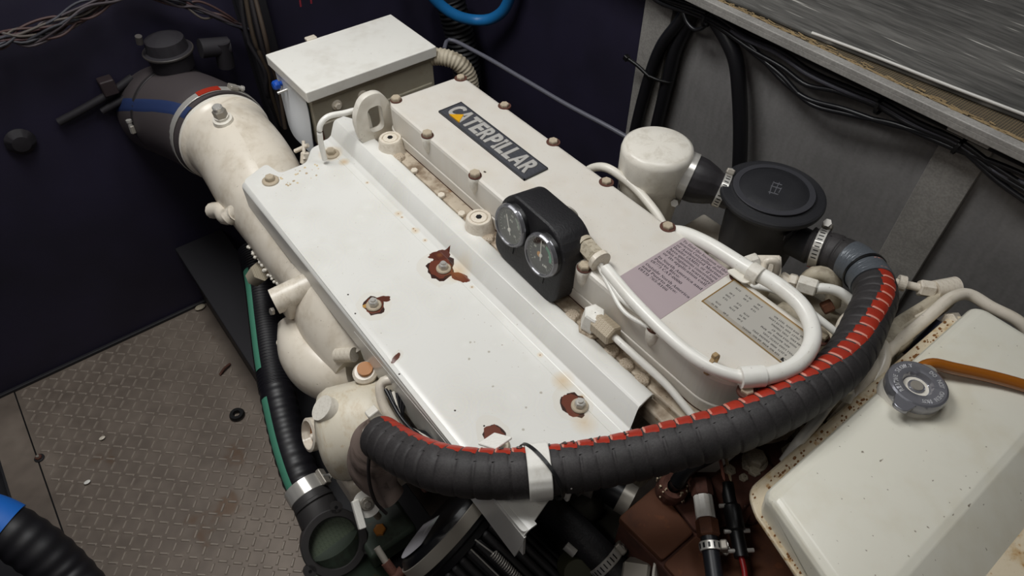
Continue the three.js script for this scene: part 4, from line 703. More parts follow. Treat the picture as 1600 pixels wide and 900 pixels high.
// sea water hose, clamp, pump housing
{
  const GP = [[0.27, 0.5, -1.42], [0.238, 0.49, -1.31], [0.194, 0.47, -1.19], [0.156, 0.46, -1.08], [0.122, 0.44, -0.97], [0.098, 0.42, -0.88], [0.085, 0.4, -0.81], [0.083, 0.395, -0.775]];
  const t = thing('suction_hose', 'black ribbed suction hose with a broken green stripe descending beside the engine', 'hose', [0.12, 0.44, -1.05]);
  part('hose', sweep(GP, (tt, s) => 0.0385 + (tt < 0.62 ? 0.0011 * Math.sin(s * 780) : 0.0008 * Math.sin(s * 260)), { segs: 520, rad: 28 }), std(0x151419, 0.45), t);
  const c = new THREE.CatmullRomCurve3(GP.map(A), false, 'centripetal'), F = frames(c, 200);
  for (const [a0, a1] of [[0.12, 0.55], [0.655, 0.97]]) { const P = [], I = [], n = 50; for (let i = 0; i <= n; i++) { const q = a0 + (a1 - a0) * i / n, f = F[Math.round(q * 200)]; for (let j = 0; j < 5; j++) { const a = -0.72 + (j - 2) * 0.13 - 0.1 * q, r = 0.0402 + (j === 0 || j === 4 ? -0.001 : 0); const sx = f.s.x > 0 ? 1 : -1; P.push(f.p.x + r * (Math.cos(a) * f.n.x + Math.sin(a) * f.s.x * sx), f.p.y + r * (Math.cos(a) * f.n.y + Math.sin(a) * f.s.y * sx), f.p.z + r * (Math.cos(a) * f.n.z + Math.sin(a) * f.s.z * sx)); } } for (let i = 0; i < n; i++) for (let j = 0; j < 4; j++) { const a = i * 5 + j; I.push(a, a + 5, a + 1, a + 1, a + 5, a + 6); } const g = new THREE.BufferGeometry(); g.setAttribute('position', new THREE.Float32BufferAttribute(P, 3)); g.setIndex(I); g.computeVertexNormals(); part('stripe', uvBox(g), M.green, t, 'green stripe'); }
  clampThing('broad double steel T-bolt clamp on the lower end of the green-striped hose', [0.083, 0.396, -0.79], [0, -0.2, 1], 0.0405, 0.032, [0.9, 0.5, 0.2], { slots: false });
  const p = thing('strainer_housing', 'dark grey pump housing with a round open face and green glazed inside', 'pump housing', [0.08, 0.2, -0.67]);
  const fc = V(0.078, 0.375, -0.668), fn = V(0.03, 0.8, 0.6).normalize();
  const dk = std(0x3a3838, 0.55, 0.2);
  part('face_ring', orient(lathe([[0.046, -0.05], [0.062, -0.05], [0.0645, -0.01], [0.066, 0], [0.066, 0.007], [0.064, 0.009], [0.0515, 0.009], [0.0495, 0.006], [0.0495, -0.03], [0.046, -0.03], [0.046, -0.05]], 56, 0.5), fc, fn), dk, p);
  part('inside', orient(new THREE.CylinderGeometry(0.0495, 0.0495, 0.004, 48), fc.clone().addScaledVector(fn, -0.016), fn), paint([98, 108, 92], { s: 251, grime: 0.7, grimeC: [60, 68, 56], rep: 12, speck: 0.4, rough: 0.25 }), p, 'greenish inner face');
  { const e1 = V(1, 0, 0).addScaledVector(fn, -fn.x).normalize(), e2 = V(0, 0, 0).crossVectors(fn, e1); for (const a of [2.85, 5.25, 0.75]) { const q = fc.clone().addScaledVector(e1, Math.cos(a) * 0.068).addScaledVector(e2, -Math.sin(a) * 0.068); part('ear', orient(lathe([[0.0035, -0.012], [0.012, -0.012], [0.0125, 0.009], [0.0035, 0.009], [0.0035, -0.012]], 24), q, fn), dk, p); put('ear_hole', new THREE.CylinderGeometry(0.0045, 0.0045, 0.002, 16), M.black, p, q.clone().addScaledVector(fn, 0.0075), fn.toArray()); }
    part('brass_screw', orient(lathe([[0.0001, 0], [0.008, 0], [0.007, 0.008], [0.0001, 0.009]], 16), fc.clone().addScaledVector(e1, 0.012).addScaledVector(e2, -0.03).addScaledVector(fn, -0.014), fn), std(0x9a7c48, 0.45, 0.5), p); }
  part('neck', sweep([[0.083, 0.397, -0.79], [0.0825, 0.391, -0.76], [0.081, 0.375, -0.728]], (tt) => 0.039 + 0.006 * tt, { segs: 24, rad: 32 }), dk, p);
  part('neck_rib', ring([0.0825, 0.394, -0.758], [0, -0.3, 1], 0.038, 0.0425, 0.008, 40), dk, p);
  part('body', sweep([[0.078, 0.35, -0.69], [0.08, 0.3, -0.66], [0.1, 0.24, -0.6], [0.13, 0.2, -0.56]], 0.058, { segs: 20, rad: 32 }), M.pumpGreen, p, 'green painted pump body');
  part('flange', box(0.0, 0.12, 0.22, 0.232, -0.7, -0.56, 0.004), M.pumpGreen, p);
  part('side_block', box(0.12, 0.23, 0.3, 0.36, -0.69, -0.6, 0.01), M.pumpGreen, p);
  for (const q of [[0.045, 0.232, -0.6], [0.02, 0.232, -0.64], [0.085, 0.232, -0.57]]) bolt(p, q, { r: 0.014, mat: M.orange, wr: 0.018, wm: M.pumpGreen });
  put('brass_nut', new THREE.BufferGeometry().copy(hexHead).scale(0.013, 0.012, 0.013), M.orange, p, [0.165, 0.36, -0.64]);
}
{ // white tab bracket
  const t = thing('tab_bracket', 'small white P-shaped tab bracket with a bolt in its round eye', 'bracket', [0.145, 0.45, -0.6]);
  const n = V(-0.1, 0.72, 0.68).normalize(), e = V(0.1435, 0.6, -0.586);
  part('eye', orient(lathe([[0.007, -0.002], [0.0245, -0.002], [0.0245, 0.002], [0.007, 0.002], [0.007, -0.002]], 32), e, n), M.white, t);
  part('arm', orient(new RoundedBoxGeometry(0.013, 0.05, 0.012, 1, 0.002), [0.122, 0.598, -0.578], [0.22, 0.45, -0.75]), M.white, t);
  bolt(t, e.clone().addScaledVector(n, 0.002), { r: 0.007, wr: 0.012, mat: M.steelDull, dir: n.toArray(), wm: M.steelDull });
  part('stay', cyl([0.1435, 0.597, -0.588], [0.17, 0.42, -0.64], 0.007), M.beige, t);
}
// ------------------------------------------------------------------ ribbed air filter at the bottom
{
  const t = thing('air_filter', 'round black pleated air filter with steel band and printed label, lower centre', 'air filter', [0.26, 0.4, -0.42]);
  const c = V(0.235, 0.6, -0.475), ax = V(0.24, -0.43, 0.82).normalize();
  const bas = new THREE.Quaternion().setFromUnitVectors(V(0, 1, 0), ax), at = (k) => c.clone().addScaledVector(ax, k);
  part('end_cap', orient(lathe([[0.0001, -0.014], [0.085, -0.014], [0.098, -0.008], [0.103, 0.0], [0.104, 0.03], [0.099, 0.034], [0.099, 0.045], [0.0001, 0.045]], 64), c, ax), M.black, t);
  part('band', ring(at(0.012), ax, 0.1045, 0.107, 0.022, 64), M.steelDull, t, 'tarnished steel band');
  const lb = part('label', (() => { const left = V(-0.78, 0, -0.62).addScaledVector(ax, 0.78 * ax.x + 0.62 * ax.z).normalize(), o2 = V(0, 0, 0).crossVectors(ax, left), g = new THREE.CircleGeometry(0.092, 40, -1.25, 2.2); g.applyMatrix4(new THREE.Matrix4().makeBasis(left, o2, ax)); const q = at(-0.0148); g.translate(q.x, q.y, q.z); return g; })(), std(0xffffff, 0.5, 0, { map: canvas(256, 256, (g, w) => { g.fillStyle = '#b9b7bd'; g.fillRect(0, 0, w, w); for (let i = 0; i < 1200; i++) { g.fillStyle = 'rgba(110,108,116,.5)'; g.fillRect(rnd() * w, rnd() * w, 2, 1); } g.fillStyle = '#d8d8da'; g.fillRect(60, 120, 120, 40); g.fillStyle = '#4a7a5a'; for (let k = 0; k < 4; k++) g.fillRect(66, 124 + k * 9, 100, 3); }) }), t, 'grey printed label');
  // pleats, each a thin rounded fin running along the axis
  const fin = new RoundedBoxGeometry(0.0125, 0.22, 0.022, 2, 0.0055), n = 34, finM = std(0x29282a, 0.6);
  for (let i = 0; i < n; i++) { const a = (i / n) * Math.PI * 2, v = V(Math.cos(a) * 0.091, 0.155, Math.sin(a) * 0.091).applyQuaternion(bas).add(c); const m = shade(new THREE.Mesh(fin, finM)); m.name = 'pleat'; m.position.copy(v).sub(off(t)); m.quaternion.copy(bas).multiply(new THREE.Quaternion().setFromAxisAngle(V(0, 1, 0), Math.PI / 2 - a)); t.add(m); }
  part('core', orient(new THREE.CylinderGeometry(0.088, 0.088, 0.22, 40), at(0.155), ax), M.blackMatt, t);
  // retaining spring and wire
  const sp = (a, r, k) => V(Math.cos(a) * r, k, Math.sin(a) * r).applyQuaternion(bas).add(c);
  const a1 = Math.PI * 0.68; 
  part('wire', sweep([sp(4.1, 0.105, 0.045), sp(4.1, 0.106, 0.2)], 0.0014, { segs: 2, rad: 6 }), M.steel, t);
  { const pts = []; for (let i = 0; i <= 400; i++) { const u = i / 400, ang = u * 6.283 * 34, p0 = sp(4.28, 0.107, 0.075 + 0.14 * u), e1 = sp(4.28, 1, 0).sub(c).normalize(), e2 = V(0, 0, 0).crossVectors(ax, e1); pts.push(p0.addScaledVector(e1, 0.0055 * Math.cos(ang)).addScaledVector(e2, 0.0055 * Math.sin(ang))); } part('spring', sweep(pts, 0.0015, { segs: 800, rad: 5 }), M.steel, t); part('spring_hook', sweep([sp(4.24, 0.106, 0.04), sp(4.28, 0.107, 0.076)], 0.0014, { segs: 2, rad: 6 }), M.steel, t); }
  const bt = thing('band_bolt', 'rusty T-bolt tightening the steel band of the air filter', 'bolt', [0.125, 0.5, -0.5]);
  part('barrel', merge(cyl([0.122, 0.545, -0.5], [0.13, 0.505, -0.44], 0.0085), cyl([0.112, 0.527, -0.47], [0.14, 0.532, -0.475], 0.0095)), M.rustDark, bt); part('shank', cyl([0.1215, 0.56, -0.525], [0.123, 0.54, -0.495], 0.006), M.steelDull, bt); part('nut', hexg([0.126, 0.525, -0.465], [0.128, 0.515, -0.452], 0.012), M.rust, bt);
  const vn = thing('bleed_screw', 'small steel bleed screw with a threaded neck behind the air filter label', 'screw', [0.235, 0.63, -0.55]);
  part('head', cyl([0.228, 0.665, -0.57], [0.232, 0.68, -0.555], 0.007), M.steel, vn); part('neck', cyl([0.224, 0.65, -0.585], [0.228, 0.668, -0.566], 0.005), M.steelDull, vn);
  part('block', orient(new RoundedBoxGeometry(0.05, 0.03, 0.03, 2, 0.006), [0.25, 0.65, -0.535], [0, 1, 0.2]), M.rustDark, vn);
}

// ------------------------------------------------------------------ expansion tank with filler cap
{
  const t = thing('expansion_tank', 'large cream steel header tank with a rusty seam, lower right', 'tank', [0.8, 0.7, 0.05]);
  // upper shell: profile in z and y, extruded along x with rounded ends
  const P = roundPoly([[-0.122, 0.83], [-0.13, 0.888], [-0.112, 0.9], [0.045, 0.9], [0.17, 0.812], [0.175, 0.8]], 0.012, 6);
  const s = new THREE.Shape(P.map(([z, y]) => new THREE.Vector2(-z, y)));
  const g = new THREE.ExtrudeGeometry(s, { depth: 0.52, bevelEnabled: true, bevelSize: 0.012, bevelThickness: 0.016, bevelSegments: 5, bevelOffset: -0.012 });
  g.rotateY(Math.PI / 2); g.translate(0.548, 0, 0);
  const taper = (q) => { const p = q.attributes.position; for (let i = 0; i < p.count; i++) { const x = p.getX(i), z = p.getZ(i); p.setX(i, x - 0.3 * (z + 0.13) * Math.max(0, 1 - (x - 0.5) / 0.5)); } return q; };
  taper(g);
  const tankM = paint([230, 227, 213], { s: 262, grime: 0.16, grimeC: [184, 168, 130], rep: 2.4, speck: 0.35, rough: 0.3 });
  part('shell', uvBox(toCreasedNormals(g, 0.5)), tankM, t);
  part('lower_shell', taper(box(0.6, 1.06, 0.66, 0.84, -0.128, 0.178, 0.02, 3)), tankM, t);
  const fo = roundPoly([[0.524, -0.15], [1.09, -0.147], [1.09, 0.192], [0.524, 0.192]], 0.032, 8);
  { const g2 = taper(plate(fo, 0.845, 0.853, 0.003)); const p = g2.attributes.position; for (let i = 0; i < p.count; i++) p.setXYZ(i, p.getX(i) + 0.0016 * Math.sin(p.getZ(i) * 130), p.getY(i) + 0.0012 * Math.sin(p.getX(i) * 70 + p.getZ(i) * 90), p.getZ(i) + 0.0014 * Math.sin(p.getX(i) * 110)); g2.computeVertexNormals(); part('seam_flange', g2, M.rustyCream, t, 'rust-streaked welded seam flange'); }
  { const lumps = []; for (let i = 0; i < 170; i++) { const u = rnd(); const onX = u < 0.6; const x = onX ? 0.535 + rnd() * 0.53 : 0.53 + rnd() * rnd() * 0.014, z = onX ? -0.144 + rnd() * 0.012 : -0.12 + rnd() * 0.3; lumps.push(new THREE.IcosahedronGeometry(0.0008 + rnd() * rnd() * 0.0022, 0).scale(1.8, 0.5, 1.2).translate(x, 0.8535, z)); } part('rust_scale', taper(uvBox(merge(lumps))), std(0x7a5026, 0.8), t, 'flaking rust on the seam').userData.kind = 'stuff'; }
  part('slot_tab', merge(box(0.55, 0.6, 0.78, 0.83, 0.03, 0.055, 0.004), box(0.53, 0.56, 0.76, 0.83, 0.06, 0.1, 0.004)), M.cream, t);
  const c = V(0.824, 0.91, -0.094);
  part('filler_neck', orient(lathe([[0.0001, -0.02], [0.043, -0.02], [0.041, -0.008], [0.0385, -0.004], [0.0385, 0.01], [0.0001, 0.01]], 48), c, [0, 1, 0]), M.cream, t);
  const cap = thing('filler_cap', 'chrome pressure cap with embossed lettering and two ears on the cream tank', 'radiator cap', [c.x, c.y + 0.005, c.z]);
  const y0 = 0.912;
  part('cap_body', orient(lathe([[0.0001, 0], [0.0395, -0.004], [0.0415, -0.002], [0.0425, 0.004], [0.0425, 0.012], [0.041, 0.0155], [0.038, 0.017], [0.0235, 0.0172], [0.0215, 0.0165], [0.019, 0.009], [0.0165, 0.0072], [0.012, 0.0072], [0.0115, 0.0098], [0.0105, 0.0105], [0.0001, 0.0105]], 72, 0.45), [c.x, y0, c.z], [0, 1, 0]), M.chrome, cap);
  const ear = (ang, l, w) => { const sh = new THREE.Shape(roundPoly([[-w, 0.036], [w, 0.036], [w * 0.55, 0.036 + l], [-w * 0.55, 0.036 + l]], 0.006, 5).map(([a, b]) => new THREE.Vector2(a, b))); const e = new THREE.ExtrudeGeometry(sh, { depth: 0.005, bevelEnabled: true, bevelSize: 0.0012, bevelThickness: 0.0012, bevelSegments: 2 }); e.rotateX(-Math.PI / 2); e.rotateY(ang); e.translate(c.x, y0 + 0.0095, c.z); return e; };
  part('ear', ear(1.68, 0.023, 0.015), M.chrome, cap); part('ear', ear(1.68 + Math.PI, 0.009, 0.012), M.steelDull, cap);
  part('rivet', orient(lathe([[0.0001, 0], [0.009, 0], [0.0085, 0.0015], [0.0001, 0.002]], 28), [c.x, y0 + 0.0105, c.z], [0, 1, 0]), M.steelDull, cap);
  const font = await new FontLoader().loadAsync('fonts/droid/droid_sans_bold.typeface.json'); const ls = [];
  const arcText = (str, a0, da) => str.split('').forEach((ch, i) => { if (ch === ' ') return; const lg = new TextGeometry(ch, { font, size: 0.0062, depth: 0.0008, curveSegments: 2, bevelEnabled: false }); lg.translate(-0.0025, 0.0285, 0); lg.rotateX(-Math.PI / 2); lg.rotateY(-(a0 + i * da)); lg.translate(c.x, y0 + 0.0168, c.z); ls.push(lg); });
  arcText('REMOVE SLOWLY', -1.3, 0.165); arcText('DO NOT OPEN HOT', 1.6, 0.172);
  part('embossed_letters', merge(ls), std(0xd8d8da, 0.3, 0.6), cap);
  const tb = thing('overflow_tube', 'amber brown rubber tube leaving the filler neck towards the right', 'tube', [0.9, 0.94, -0.08]);
  part('tube', sweep([[0.852, 0.908, -0.112], [0.862, 0.917, -0.108], [0.88, 0.92, -0.102], [0.903, 0.917, -0.077], [0.94, 0.912, -0.033], [0.966, 0.91, 0.008], [0.99, 0.909, 0.06], [1.01, 0.909, 0.12]], 0.0095, { segs: 50, rad: 16 }), M.brownTube, tb);
}
// white strap handle between tank and hose
{
  const t = thing('grab_handle', 'bent white flat bar handle beside the rusty tank seam', 'handle', [0.7, 0.84, -0.165]);
  part('bar', sweep([[0.64, 0.82, -0.152], [0.668, 0.852, -0.155], [0.705, 0.862, -0.158], [0.74, 0.872, -0.163], [0.772, 0.878, -0.163], [0.784, 0.872, -0.157], [0.776, 0.856, -0.152]], (tt, s, a) => 0.004 + 0.004 * Math.abs(Math.sin(a)), { segs: 50, rad: 16 }), M.white, t);
}
// ------------------------------------------------------------------ fuel pipe cluster on the right of the engine
{
  const t = thing('fuel_manifold', 'grimy beige casting between valve cover, separator and striped hose', 'manifold', [0.9, 0.6, -0.3]);
  part('casting', merge(box(0.8, 1.0, 0.62, 0.79, -0.5, -0.16, 0.014), box(0.84, 0.93, 0.78, 0.815, -0.36, -0.28, 0.01), box(0.95, 1.12, 0.55, 0.74, -0.4, -0.12, 0.02)), M.beige, t);
  bolt(t, [0.88, 0.825, -0.262], { r: 0.0135, mat: M.boltRust, wr: 0.018, wm: M.rustDark }); part('bolt_post', cyl([0.88, 0.78, -0.262], [0.88, 0.825, -0.262], 0.019, 0.017, 20), M.cast, t);
  part('red_plug', hexg([0.945, 0.82, -0.3], [0.96, 0.83, -0.292], 0.012), M.rust, t);
  part('rear_hump', sweep([[0.955, 0.8, -0.36], [0.97, 0.86, -0.345], [0.985, 0.855, -0.32], [0.99, 0.8, -0.3]], 0.014, { segs: 20, rad: 12 }), M.beige, t);
}
{
  const t = thing('union_block', 'beige hexagon block and union nuts beside the clip on the conduit', 'pipe fitting', [0.9, 0.83, -0.39]);
  part('block', hexg([0.888, 0.862, -0.425], [0.918, 0.872, -0.388], 0.0225, 0.2), M.cast, t);
  part('cap_nut', hexg([0.872, 0.872, -0.43], [0.893, 0.878, -0.42], 0.0165, 0.5), M.cream, t);
  part('adapter', hexg([0.912, 0.85, -0.382], [0.92, 0.845, -0.352], 0.018, 0.4), M.cast, t);
  part('union_nut', hexg([0.925, 0.858, -0.352], [0.938, 0.86, -0.322], 0.0165, 0.1), M.cream, t); part('thin_nut', hexg([0.918, 0.857, -0.366], [0.924, 0.858, -0.353], 0.0145, 0.4), M.cast, t);
  part('stem', cyl([0.905, 0.78, -0.4], [0.905, 0.86, -0.4], 0.015), M.beige, t);
  const p = thing('fuel_pipe', 'stout white pipe from the union nut passing under the striped hose', 'fuel pipe', [0.96, 0.85, -0.29], 'cream fuel pipes');
  part('pipe', sweep([[0.937, 0.86, -0.323], [0.948, 0.862, -0.312], [0.962, 0.86, -0.294], [0.974, 0.845, -0.262], [0.978, 0.815, -0.225], [0.978, 0.78, -0.2]], 0.0095, { segs: 30, rad: 14 }), M.white, p);
  const q = thing('fuel_pipe', 'thin white pipe slanting from behind the conduit down to the striped hose', 'fuel pipe', [0.87, 0.85, -0.3], 'cream fuel pipes');
  part('pipe', sweep([[0.862, 0.85, -0.4], [0.866, 0.868, -0.365], [0.873, 0.87, -0.333], [0.879, 0.862, -0.268], [0.886, 0.848, -0.228], [0.89, 0.81, -0.19]], 0.0065, { segs: 30, rad: 12 }), M.white, q);
  const r = thing('fuel_pipe', 'short cream pipe arching inside the bend of the striped hose', 'fuel pipe', [0.95, 0.8, -0.26], 'cream fuel pipes');
  part('pipe', sweep([[0.93, 0.76, -0.248], [0.932, 0.805, -0.252], [0.945, 0.822, -0.259], [0.962, 0.825, -0.261], [0.99, 0.818, -0.258], [1.0, 0.79, -0.255]], 0.0085, { segs: 30, rad: 12 }), M.cast, r);
}
{
  const t = thing('return_pipe', 'cream pipe with a union nut and banjo head on the far right', 'fuel pipe', [1.1, 0.84, -0.21]);
  part('pipe', sweep([[1.06, 0.85, -0.262], [1.075, 0.85, -0.247], [1.1, 0.85, -0.21]], 0.0075, { segs: 12, rad: 12 }), M.cast, t);
  part('clip', orient(lathe([[0.008, -0.006], [0.014, -0.006], [0.014, 0.006], [0.008, 0.006], [0.008, -0.006]], 20), [1.078, 0.853, -0.24], [0.5, 0, 0.8]), M.cast, t);
  part('rubber_cap', cyl([1.058, 0.846, -0.27], [1.07, 0.85, -0.252], 0.013), M.black, t);
  part('union_nut', hexg([1.096, 0.85, -0.216], [1.113, 0.85, -0.196], 0.0155), M.cast, t);
  const b = part('banjo', cyl([1.113, 0.85, -0.196], [1.15, 0.85, -0.176], 0.0165, 0.019, 28), M.cast, t); part('banjo_cap', orient(lathe([[0.0001, 0], [0.014, 0], [0.013, 0.003], [0.0001, 0.003]], 24), [1.15, 0.85, -0.176], [0.88, 0, 0.47]), M.beige, b);
  const k = thing('pipe_bracket', 'long beige flat bracket running beside the tank under the banjo pipe', 'bracket', [1.0, 0.82, -0.18]);
  part('bar', sweep([[1.125, 0.842, -0.178], [1.102, 0.84, -0.176], [0.979, 0.836, -0.186], [0.93, 0.83, -0.176], [0.898, 0.826, -0.17], [0.85, 0.82, -0.16]], (tt, s, a) => 0.006 + 0.014 * Math.abs(Math.sin(a)), { segs: 40, rad: 16, tension: 0.2 }), M.beige, k);
  part('label', orient(new RoundedBoxGeometry(0.034, 0.004, 0.012, 1, 0.001), [1.05, 0.844, -0.181], [0, 1, 0], 0.08), M.cast, k);
  part('saddle', box(0.935, 0.985, 0.825, 0.856, -0.2, -0.155, 0.01), M.beige, k);
  const r = thing('fuel_pipe', 'long cream pipe climbing along the bracket and bending over the back of the tank', 'fuel pipe', [1.0, 0.85, -0.16], 'cream fuel pipes');
  part('pipe', sweep([[0.77, 0.8, -0.15], [0.8, 0.83, -0.15], [0.87, 0.842, -0.162], [0.93, 0.846, -0.168], [0.97, 0.852, -0.168], [1.03, 0.86, -0.166], [1.1, 0.868, -0.163], [1.128, 0.868, -0.15], [1.138, 0.862, -0.112], [1.15, 0.856, -0.065], [1.155, 0.83, -0.03], [1.155, 0.78, -0.015]], 0.0105, { segs: 70, rad: 14 }), M.cast, r);
  const s = thing('fuel_pipe', 'cream pipe hooking down from the bracket next to the striped hose', 'fuel pipe', [0.88, 0.82, -0.17], 'cream fuel pipes');
  part('pipe', sweep([[0.925, 0.83, -0.2], [0.925, 0.852, -0.185], [0.905, 0.852, -0.165], [0.87, 0.838, -0.152], [0.835, 0.82, -0.15], [0.815, 0.78, -0.15]], 0.0105, { segs: 40, rad: 14 }), M.cast, s);
  const nb = thing('hose_nipple', 'short beige nipple and dark blue sleeve behind the tank', 'pipe fitting', [1.08, 0.78, -0.16]);
  part('nipple', hexg([1.065, 0.85, -0.142], [1.095, 0.835, -0.14], 0.013), M.cast, nb); part('sleeve', cyl([1.0, 0.79, -0.15], [1.06, 0.84, -0.145], 0.014), std(0x101832, 0.5), nb);
  const d = thing('drain_pipe', 'dim beige pipe with a collar under the striped hose above the brown housing', 'pipe', [0.7, 0.79, -0.19]);
  part('pipe', sweep([[0.6, 0.79, -0.235], [0.632, 0.803, -0.222], [0.66, 0.803, -0.2], [0.69, 0.8, -0.188], [0.74, 0.802, -0.19], [0.8, 0.8, -0.185]], 0.0085, { segs: 40, rad: 12 }), M.beige, d); part('collar', cyl([0.69, 0.8, -0.189], [0.71, 0.802, -0.19], 0.012), M.beige, d); part('nut', hexg([0.75, 0.803, -0.19], [0.78, 0.803, -0.187], 0.015), M.beige, d);
  const e = thing('lug_casting', 'dark grimy casting with bolts under the front of the striped hose', 'casting', [0.68, 0.65, -0.17]);
  part('body', merge(box(0.58, 0.82, 0.6, 0.755, -0.22, -0.13, 0.012), box(0.56, 0.66, 0.7, 0.77, -0.215, -0.15, 0.01)), M.rustDark, e);
  for (const p of [[0.64, 0.77, -0.19], [0.72, 0.756, -0.155], [0.77, 0.756, -0.16]]) { bolt(e, p, { r: 0.016, mat: M.beige, wr: 0.02, wm: M.beige }); }
  part('clutter_nut', merge(...Array.from({ length: 9 }, () => { const x = 0.58 + rnd() * 0.22, z = -0.21 + rnd() * 0.08; return hexg([x, 0.75, z], [x + 0.01 * rnd(), 0.775, z + 0.006], 0.006 + rnd() * 0.006); })), M.beige, e).userData.kind = 'stuff';
}
// ------------------------------------------------------------------ rusty brown housing, lower centre right
{
  const t = thing('brown_housing', 'rusty brown box housing with chamfered top, between black hoses and tank', 'housing', [0.53, 0.5, -0.12]);
  const x0 = 0.428, x1 = 0.66, z0 = -0.266, z1 = 0.03, yt = 0.715;
  const P = roundPoly([[x0, z0], [0.55, z0 - 0.004], [x1, -0.2], [x1, z1], [x0, z1]], 0.008, 3);
  part('body', plate(P, 0.52, yt - 0.006, 0.005), M.rustDark, t);
  part('top_plate', plate(roundPoly([[x0 - 0.001, z0 - 0.001], [0.515, z0 - 0.003], [0.502, -0.178], [x0 + 0.004, -0.178]], 0.006, 3), yt - 0.014, yt + 0.004, 0.003), M.rust, t, 'lit stretch of the rust-brown top plate, painted brighter');
  part('top_plate', plate(roundPoly([[0.518, z0 + 0.004], [0.556, z0 - 0.002], [x1 - 0.004, -0.19], [x1 - 0.004, -0.1], [0.506, -0.178]], 0.006, 3), yt - 0.014, yt + 0.002, 0.003), M.rustDark, t);  // shadow over the right of the top put into darker rust
  part('top_plate', plate(roundPoly([[x0 + 0.003, -0.1745], [0.503, -0.1745], [x1 - 0.005, -0.096], [x1 - 0.005, z1], [x0 + 0.003, z1]], 0.006, 3), yt - 0.014, yt + 0.0005, 0.003), M.rust, t);
  part('tongue_strip', box(0.62, 0.64, 0.735, 0.75, -0.19, -0.11, 0.003), M.beige, t, 'pale worn strip by the tank');
  const f = thing('cut_hose_end', 'cut rusty hose end with fraying sheath on the brown housing', 'hose end', [0.525, 0.73, -0.25]);
  part('sheath', orient(lathe([[0.011, 0], [0.024, 0], [0.023, 0.03], [0.019, 0.036], [0.011, 0.034], [0.011, 0]], 24), [0.522, 0.72, -0.248], [-0.15, 1, 0.2]), M.rustDark, f);
  part('fray', merge(...Array.from({ length: 46 }, () => { const a = rnd() * 6.28, r = 0.019 + rnd() * 0.007; return new THREE.BoxGeometry(0.0022, 0.004 + rnd() * 0.008, 0.002).rotateZ(rnd() - 0.5).translate(0.52 + r * Math.cos(a), 0.727 + rnd() * 0.03, -0.246 + r * Math.sin(a)); })), M.rustyCream, f).userData.kind = 'stuff';
  part('plug', cyl([0.52, 0.745, -0.243], [0.518, 0.768, -0.238], 0.01), M.black, f);
  const bt = thing('taped_cable', 'black taped cable running from the cut hose end under the striped hose', 'cable', [0.56, 0.78, -0.24]);
  part('cable', sweep([[0.518, 0.765, -0.24], [0.535, 0.792, -0.24], [0.57, 0.812, -0.228], [0.63, 0.825, -0.215], [0.7, 0.82, -0.23]], 0.012, { segs: 30, rad: 12 }), M.black, bt);
}
{ // sender: hexagons stacked along an axis towards the viewer
  const t = thing('pressure_sender', 'brown and white hexagon sender with a black hose clamped to its end', 'sender', [0.545, 0.73, -0.17]);
  const a = V(0.551, 0.765, -0.222), d = V(-0.62, -0.12, 0.77).normalize(), L = (k) => a.clone().addScaledVector(d, k).toArray();
  part('brown_hexagon', hexg(L(0), L(0.028), 0.0165, 0.1), M.rustDark, t); part('white_sleeve', orient(lathe([[0.0001, 0], [0.0145, 0], [0.0148, 0.034], [0.0001, 0.034]], 12), L(0.027), d), M.white, t, 'white ribbed sleeve'); part('brown_hexagon', hexg(L(0.061), L(0.088), 0.0168, 0.25), M.rust, t);
  part('hose', sweep([L(0.087), L(0.13), L(0.2)], 0.0125, { segs: 12, rad: 20 }), std(0x1b1d22, 0.38), t, 'black rubber hose');
  clampThing('small slotted steel hose clamp on the sender hose', L(0.102), d, 0.0132, 0.013, [0.8, 0.3, 0.5]);
  const w = thing('cable_joint', 'black heat-shrunk cable joint with one red wire beside the sender', 'cable joint', [0.58, 0.72, -0.16]);
  const b = V(0.578, 0.765, -0.192), e = V(-0.6, -0.12, 0.79).normalize(), K = (k) => b.clone().addScaledVector(e, k).toArray();
  part('sleeve', sweep([K(0), K(0.03), K(0.034), K(0.07), K(0.074), K(0.11)], (tt) => tt > 0.3 && tt < 0.66 ? 0.0135 : 0.0105, { segs: 60, rad: 16 }), M.black, w); 
  part('red_wire', sweep([K(0.108), K(0.135), V(...K(0.16)).add(V(-0.006, -0.004, -0.004)).toArray(), V(...K(0.2)).add(V(-0.016, -0.03, 0)).toArray()], 0.0042, { segs: 20, rad: 10 }), std(0x8a1a1a, 0.4), w);
  for (const o of [-0.003, 0.004]) part('lead_wire', sweep([V(...K(0.002)).add(V(o, 0.002, o)).toArray(), V(...K(-0.03)).add(V(o, 0.004, o)).toArray(), V(...K(-0.05)).add(V(o, 0.0, o)).toArray()], 0.0026, { segs: 10, rad: 8 }), o < 0 ? M.paleRed : M.rustyCream, w);
  for (const k of [0.034, 0.072, 0.1]) part('clip_pin', cyl(V(...K(k)).add(V(-0.016, 0.002, -0.01)).toArray(), V(...K(k)).add(V(0.015, 0.002, 0.012)).toArray(), 0.0032), M.steel, w);
  part('lug', orient(new RoundedBoxGeometry(0.02, 0.03, 0.02, 2, 0.004), [0.572, 0.728, -0.15], [0, 1, 0]), M.rustDark, w);
}
